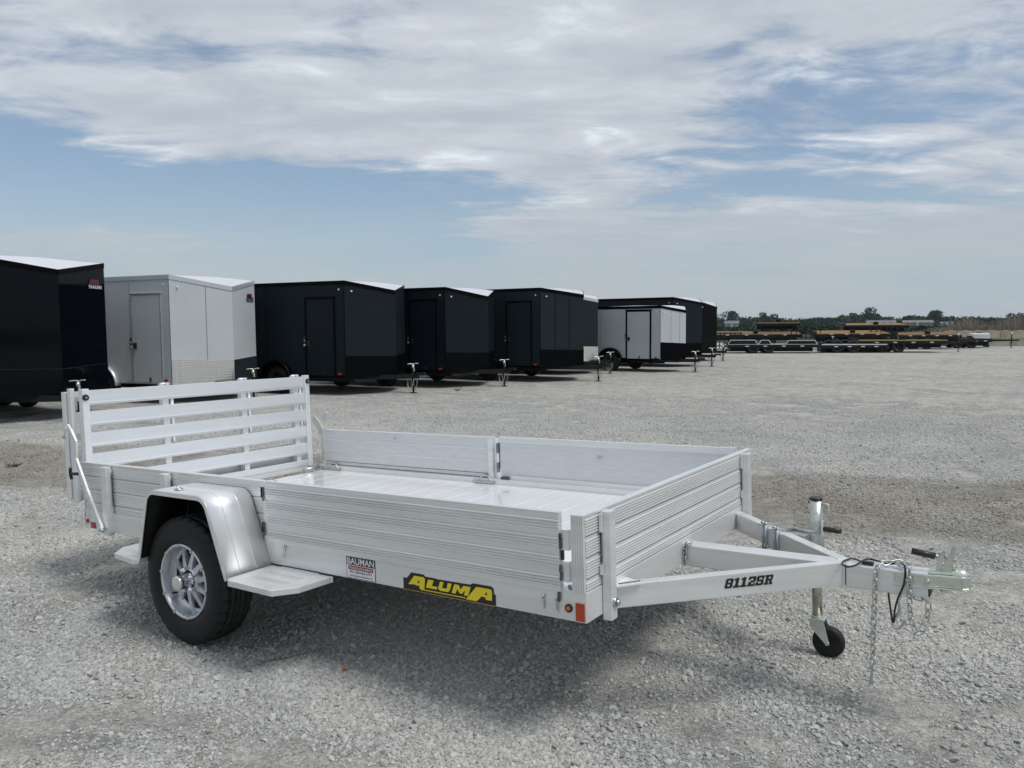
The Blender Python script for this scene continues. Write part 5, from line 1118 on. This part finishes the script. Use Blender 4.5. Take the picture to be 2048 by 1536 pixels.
# rear gate: six slats on uprights, a second folded section standing behind
GX = -3.687
def gx(z): return GX-0.012*(z-0.56)       # the gate leans back slightly
m = TB()
for y0, y1 in ((0.046, 0.092), (1.895, 1.940)):
    m.bar((gx(.56), (y0+y1)/2, 0.555), (gx(1.315), (y0+y1)/2, 1.318), y1-y0, 0.045, up=(1, 0, 0))
mg = TB(); mg.bar((gx(.56)-0.012, 0.092, 0.585), (gx(.56)-0.012, 1.895, 0.585), 0.02, 0.03)
gate = part(mg, 'rear_gate', 'alu_smooth', label='slatted aluminium rear ramp gate'); build_each(m, 'gate_side', MT['alu_smooth'], gate, 0.003)
zs = [(1.222, 1.307), (1.087, 1.170), (0.948, 1.031), (0.811, 0.893), (0.671, 0.752), (0.562, 0.610)]
for z0, z1 in zs:
    m = TB(); x_ = gx((z0+z1)/2); P = [(x_-0.018, z0), (x_+0.004, z0), (x_+0.006, z0+0.010), (x_+0.006, z1-0.002), (x_+0.004, z1), (x_-0.018, z1)]
    m.prism(P, 'y', 0.093, 1.894); m.prism([(x_-0.020, z0-0.012), (x_-0.004, z0-0.012), (x_-0.004, z0-0.001), (x_-0.020, z0-0.001)], 'y', 0.093, 1.894); part(m, 'slat', 'alu_slat', gate)
for yy in (0.655, 1.315, 1.83):
    m = TB(); m.bar((gx(.6)-0.045, yy, 0.56), (gx(1.3)-0.045, yy, 1.31), 0.045, 0.045, up=(1, 0, 0)); m.cyl((gx(.6)-0.03, yy+0.05, 0.9), (gx(1.3)-0.03, yy+0.05, 1.30), 0.014, None, 10); part(m, 'gate_upright', 'alu', gate)
    m = TB(); m.cyl((gx(1.3)-0.03, yy-0.035, 1.319), (gx(1.3)-0.03, yy+0.04, 1.319), 0.007, None, 8); m.rbox((gx(1.3)-0.03, yy+0.015, 1.314), (0.04, 0.022, 0.010)); m.rbox((gx(1.3)-0.03, yy-0.030, 1.314), (0.03, 0.018, 0.010)); part(m, 'gate_hinge', 'alu', gate)
m = TB()
for yy in (0.025, 1.93):
    m.bar((gx(.6)-0.14, yy, 0.60), (gx(1.3)-0.14, yy, 1.300), 0.036, 0.045, up=(1, 0, 0))
m.bar((gx(.6)-0.085, 0.03, 0.585), (gx(1.3)-0.085, 0.03, 1.322), 0.028, 0.04, up=(1, 0, 0)); mg = TB(); mg.box(gx(1.3)-0.16, gx(1.3)-0.12, 0.055, 1.90, 1.262, 1.298); sg_ = part(mg, 'folded_gate_section', 'alu'); build_each(m, 'gate_side', MT['alu_smooth'], sg_, 0.003)
for z0, z1 in zs[:5]:
    m = TB(); m.box(gx(z0)-0.165, gx(z0)-0.148, 0.05, 1.905, z0+0.012, z1-0.01); part(m, 'slat', 'alu', sg_)
m = TB(); m.box(gx(.6)-0.17, gx(.6)-0.10, 0.05, 1.905, 0.585, 0.655); part(m, 'bottom_channel', 'alu_dirty', sg_)
for yy, zz in ((0.066, 1.262), (1.922, 1.268)):
    m = TB(); m.cyl((gx(zz)+0.023, yy, zz), (gx(zz)+0.034, yy, zz), 0.022, 0.019, 18); bo = part(m, 'rubber_bumper', 'plastic', gate)
    m = TB(); m.cyl((gx(zz)+0.034, yy, zz), (gx(zz)+0.037, yy, zz), 0.006, None, 8); part(m, 'bumper_screw', 'zincblue', bo)
# bent stay bars at both rear corners and the black pull knob
def stay(y_, far=False):
    q = [(-3.352, y_, 0.462), (-3.50, y_, 0.69), (-3.61, y_, 0.880), (-3.600, y_, 0.985), (-3.655, y_, 1.055), (-3.690, y_, 1.088), (-3.705, y_, 1.082)]
    m = TB()
    for i in range(5): m.bar(q[i], q[i+1], 0.006, 0.034, up=(0, 1, 0)) if False else m.bar(q[i], q[i+1], 0.034, 0.007, up=(0, 1, 0))
    for i in range(5): m.bar(Vector(q[i])+Vector((0.010, 0, 0.012)), Vector(q[i+1])+Vector((0.010, 0, 0.012)), 0.008, 0.014, up=(0, 1, 0))
    m.cyl(q[0], (q[0][0], q[0][1]-0.012, q[0][2]), 0.018, None, 14); so = part(m, 'gate_stay', 'alu')
    m = TB(); m.cyl((q[0][0]+0.0, y_-0.02, q[0][2]), (q[0][0], y_+0.04, q[0][2]), 0.007, None, 8); m.cyl((-3.315, y_-0.01, 0.463), (-3.315, y_-0.022, 0.463), 0.012, None, 8); part(m, 'stay_bolt', 'zincblue', so)
    m = TB(); m.tube([(-3.705, y_, 1.085), (-3.70, y_-0.01, 1.05), (-3.71, y_-0.01, 1.02)], 0.004, 6, 3); m.bar((-3.74, y_-0.01, 1.015), (-3.69, y_-0.01, 1.015), 0.008, 0.010); part(m, 'stay_pin', 'zincblue', so)
stay(-0.05)
m = TB(); m.bar((-3.62, WT+0.012, 0.995), (-3.66, WT+0.012, 0.93), 0.04, 0.007, up=(0, 1, 0)); part(m, 'stay_bracket', 'alu')
m = TB(); q = [(-3.80, WT+0.03, 0.940), (-3.74, WT+0.03, 0.880), (-3.665, WT+0.03, 0.765)]
for i in range(2): m.bar(q[i], q[i+1], 0.06, 0.008, up=(0, 1, 0))
m.box(-3.70, -3.64, WT+0.02, WT+0.03, 0.56, 0.80); part(m, 'gate_stay', 'alu')
m = TB(); m.cyl((-3.625, -0.055, 0.788), (-3.665, -0.055, 0.790), 0.009, 0.008, 10); m.tube([(-3.668, -0.055, 0.825), (-3.674, -0.055, 0.80), (-3.670, -0.055, 0.775), (-3.660, -0.055, 0.755)], 0.010, 8, 4); m.cyl((-3.63, -0.055, 0.789), (-3.585, -0.05, 0.792), 0.010, None, 8); part(m, 'pull_knob', 'plastic')
m = TB(); m.tube([(-3.60, -0.01, 0.46), (-3.605, -0.012, 0.52), (-3.59, -0.012, 0.58), (-3.60, -0.01, 0.63)], 0.003, 6, 4); part(m, 'lamp_wire', 'galv')
m = TB(); m.box(-L+0.0, -L+0.045, WT-0.12, WT-0.055, ZF+0.001, ZF+0.02); m.cyl((-L+0.02, WT-0.26, ZF+0.02), (-L+0.03, WT-0.10, ZF+0.03), 0.012, None, 10); part(m, 'gate_latch', 'zincblue')
m = TB(); m.bar((-3.70, 0.06, 0.54), (-3.70, 1.93, 0.54), 0.035, 0.035); part(m, 'gate_hinge_tube', 'alu')

# ------------------------------------------------------------------ small things on the ground
m = MB(); n_ = 9; V = [(0.017*math.cos(2*math.pi*k/n_)*(1 if k % 2 else .85), 0.012*math.sin(2*math.pi*k/n_)*(1 if k % 2 else .85), 0.008+0.006*math.sin(k*1.7)) for k in range(n_)]
V += [(0, 0, 0.015)]; m._add(V, [(k, (k+1) % n_, n_) for k in range(n_)]); o = m.build('dry_leaf', MT['leaf_o']); o.location = (-1.353, 0.019, 0.004); so = o.modifiers.new('thickness', 'SOLIDIFY'); so.thickness = 0.0006
tag(o, 'small curled orange leaf on the gravel beside the trailer shadow', 'leaf')
m = MB(); m.tube([(-1.78, -0.16, 0.008), (-1.73, -0.10, 0.012), (-1.68, -0.01, 0.012), (-1.62, 0.12, 0.018)], 0.0025, 5, 4); o = m.build('twig', MT['twig']); tag(o, 'thin bent twig lying on the gravel near the wheel', 'twig')
m = MB(); m.tube([(-2.02, -0.10, 0.008), (-1.99, -0.06, 0.012), (-1.965, -0.03, 0.010)], 0.003, 5, 3); o = m.build('twig', MT['twig']); tag(o, 'short dark twig on the gravel just ahead of the tyre', 'twig')
weedm = mat('weed_leaf', (0.055, 0.07, 0.03), 0.8, 0, 0.3, 5, island=0.3)
for lab, wx, wy, hh in (('small dry weed between two dark cargo trailers', -11.2, 13.6, 0.10), ('small weed on the gravel left of the trailer gate', -8.9, 1.9, 0.07)):
    m = MB()
    for k in range(40):
        a = rng.uniform(0, 6.28); r_w = rng.uniform(.03, .14); m.cyl((0, 0, 0), (r_w*math.cos(a), r_w*math.sin(a), hh*rng.uniform(.3, 1)), 0.004, 0.001, 3, False)
    o = m.build('weed', weedm); o.location = (wx, wy, 0); tag(o, lab, 'weed')

if HAZE:
    m = MB(); m.box(-700, 700, -120, 760, -1.0, 15.0); hm = bpy.data.materials.new('haze_air'); hm.use_nodes = True; hm.node_tree.nodes.clear(); t = NT(hm.node_tree)
    pv = t.n('ShaderNodeVolumePrincipled'); pv.inputs['Color'].default_value = (0.80, 0.88, 0.95, 1); pv.inputs['Density'].default_value = HAZE; pv.inputs['Anisotropy'].default_value = 0.2
    ot = t.n('ShaderNodeOutputMaterial'); t.link(pv.outputs[0], ot.inputs['Volume']); o = m.build('haze', hm, None, kind='stuff')
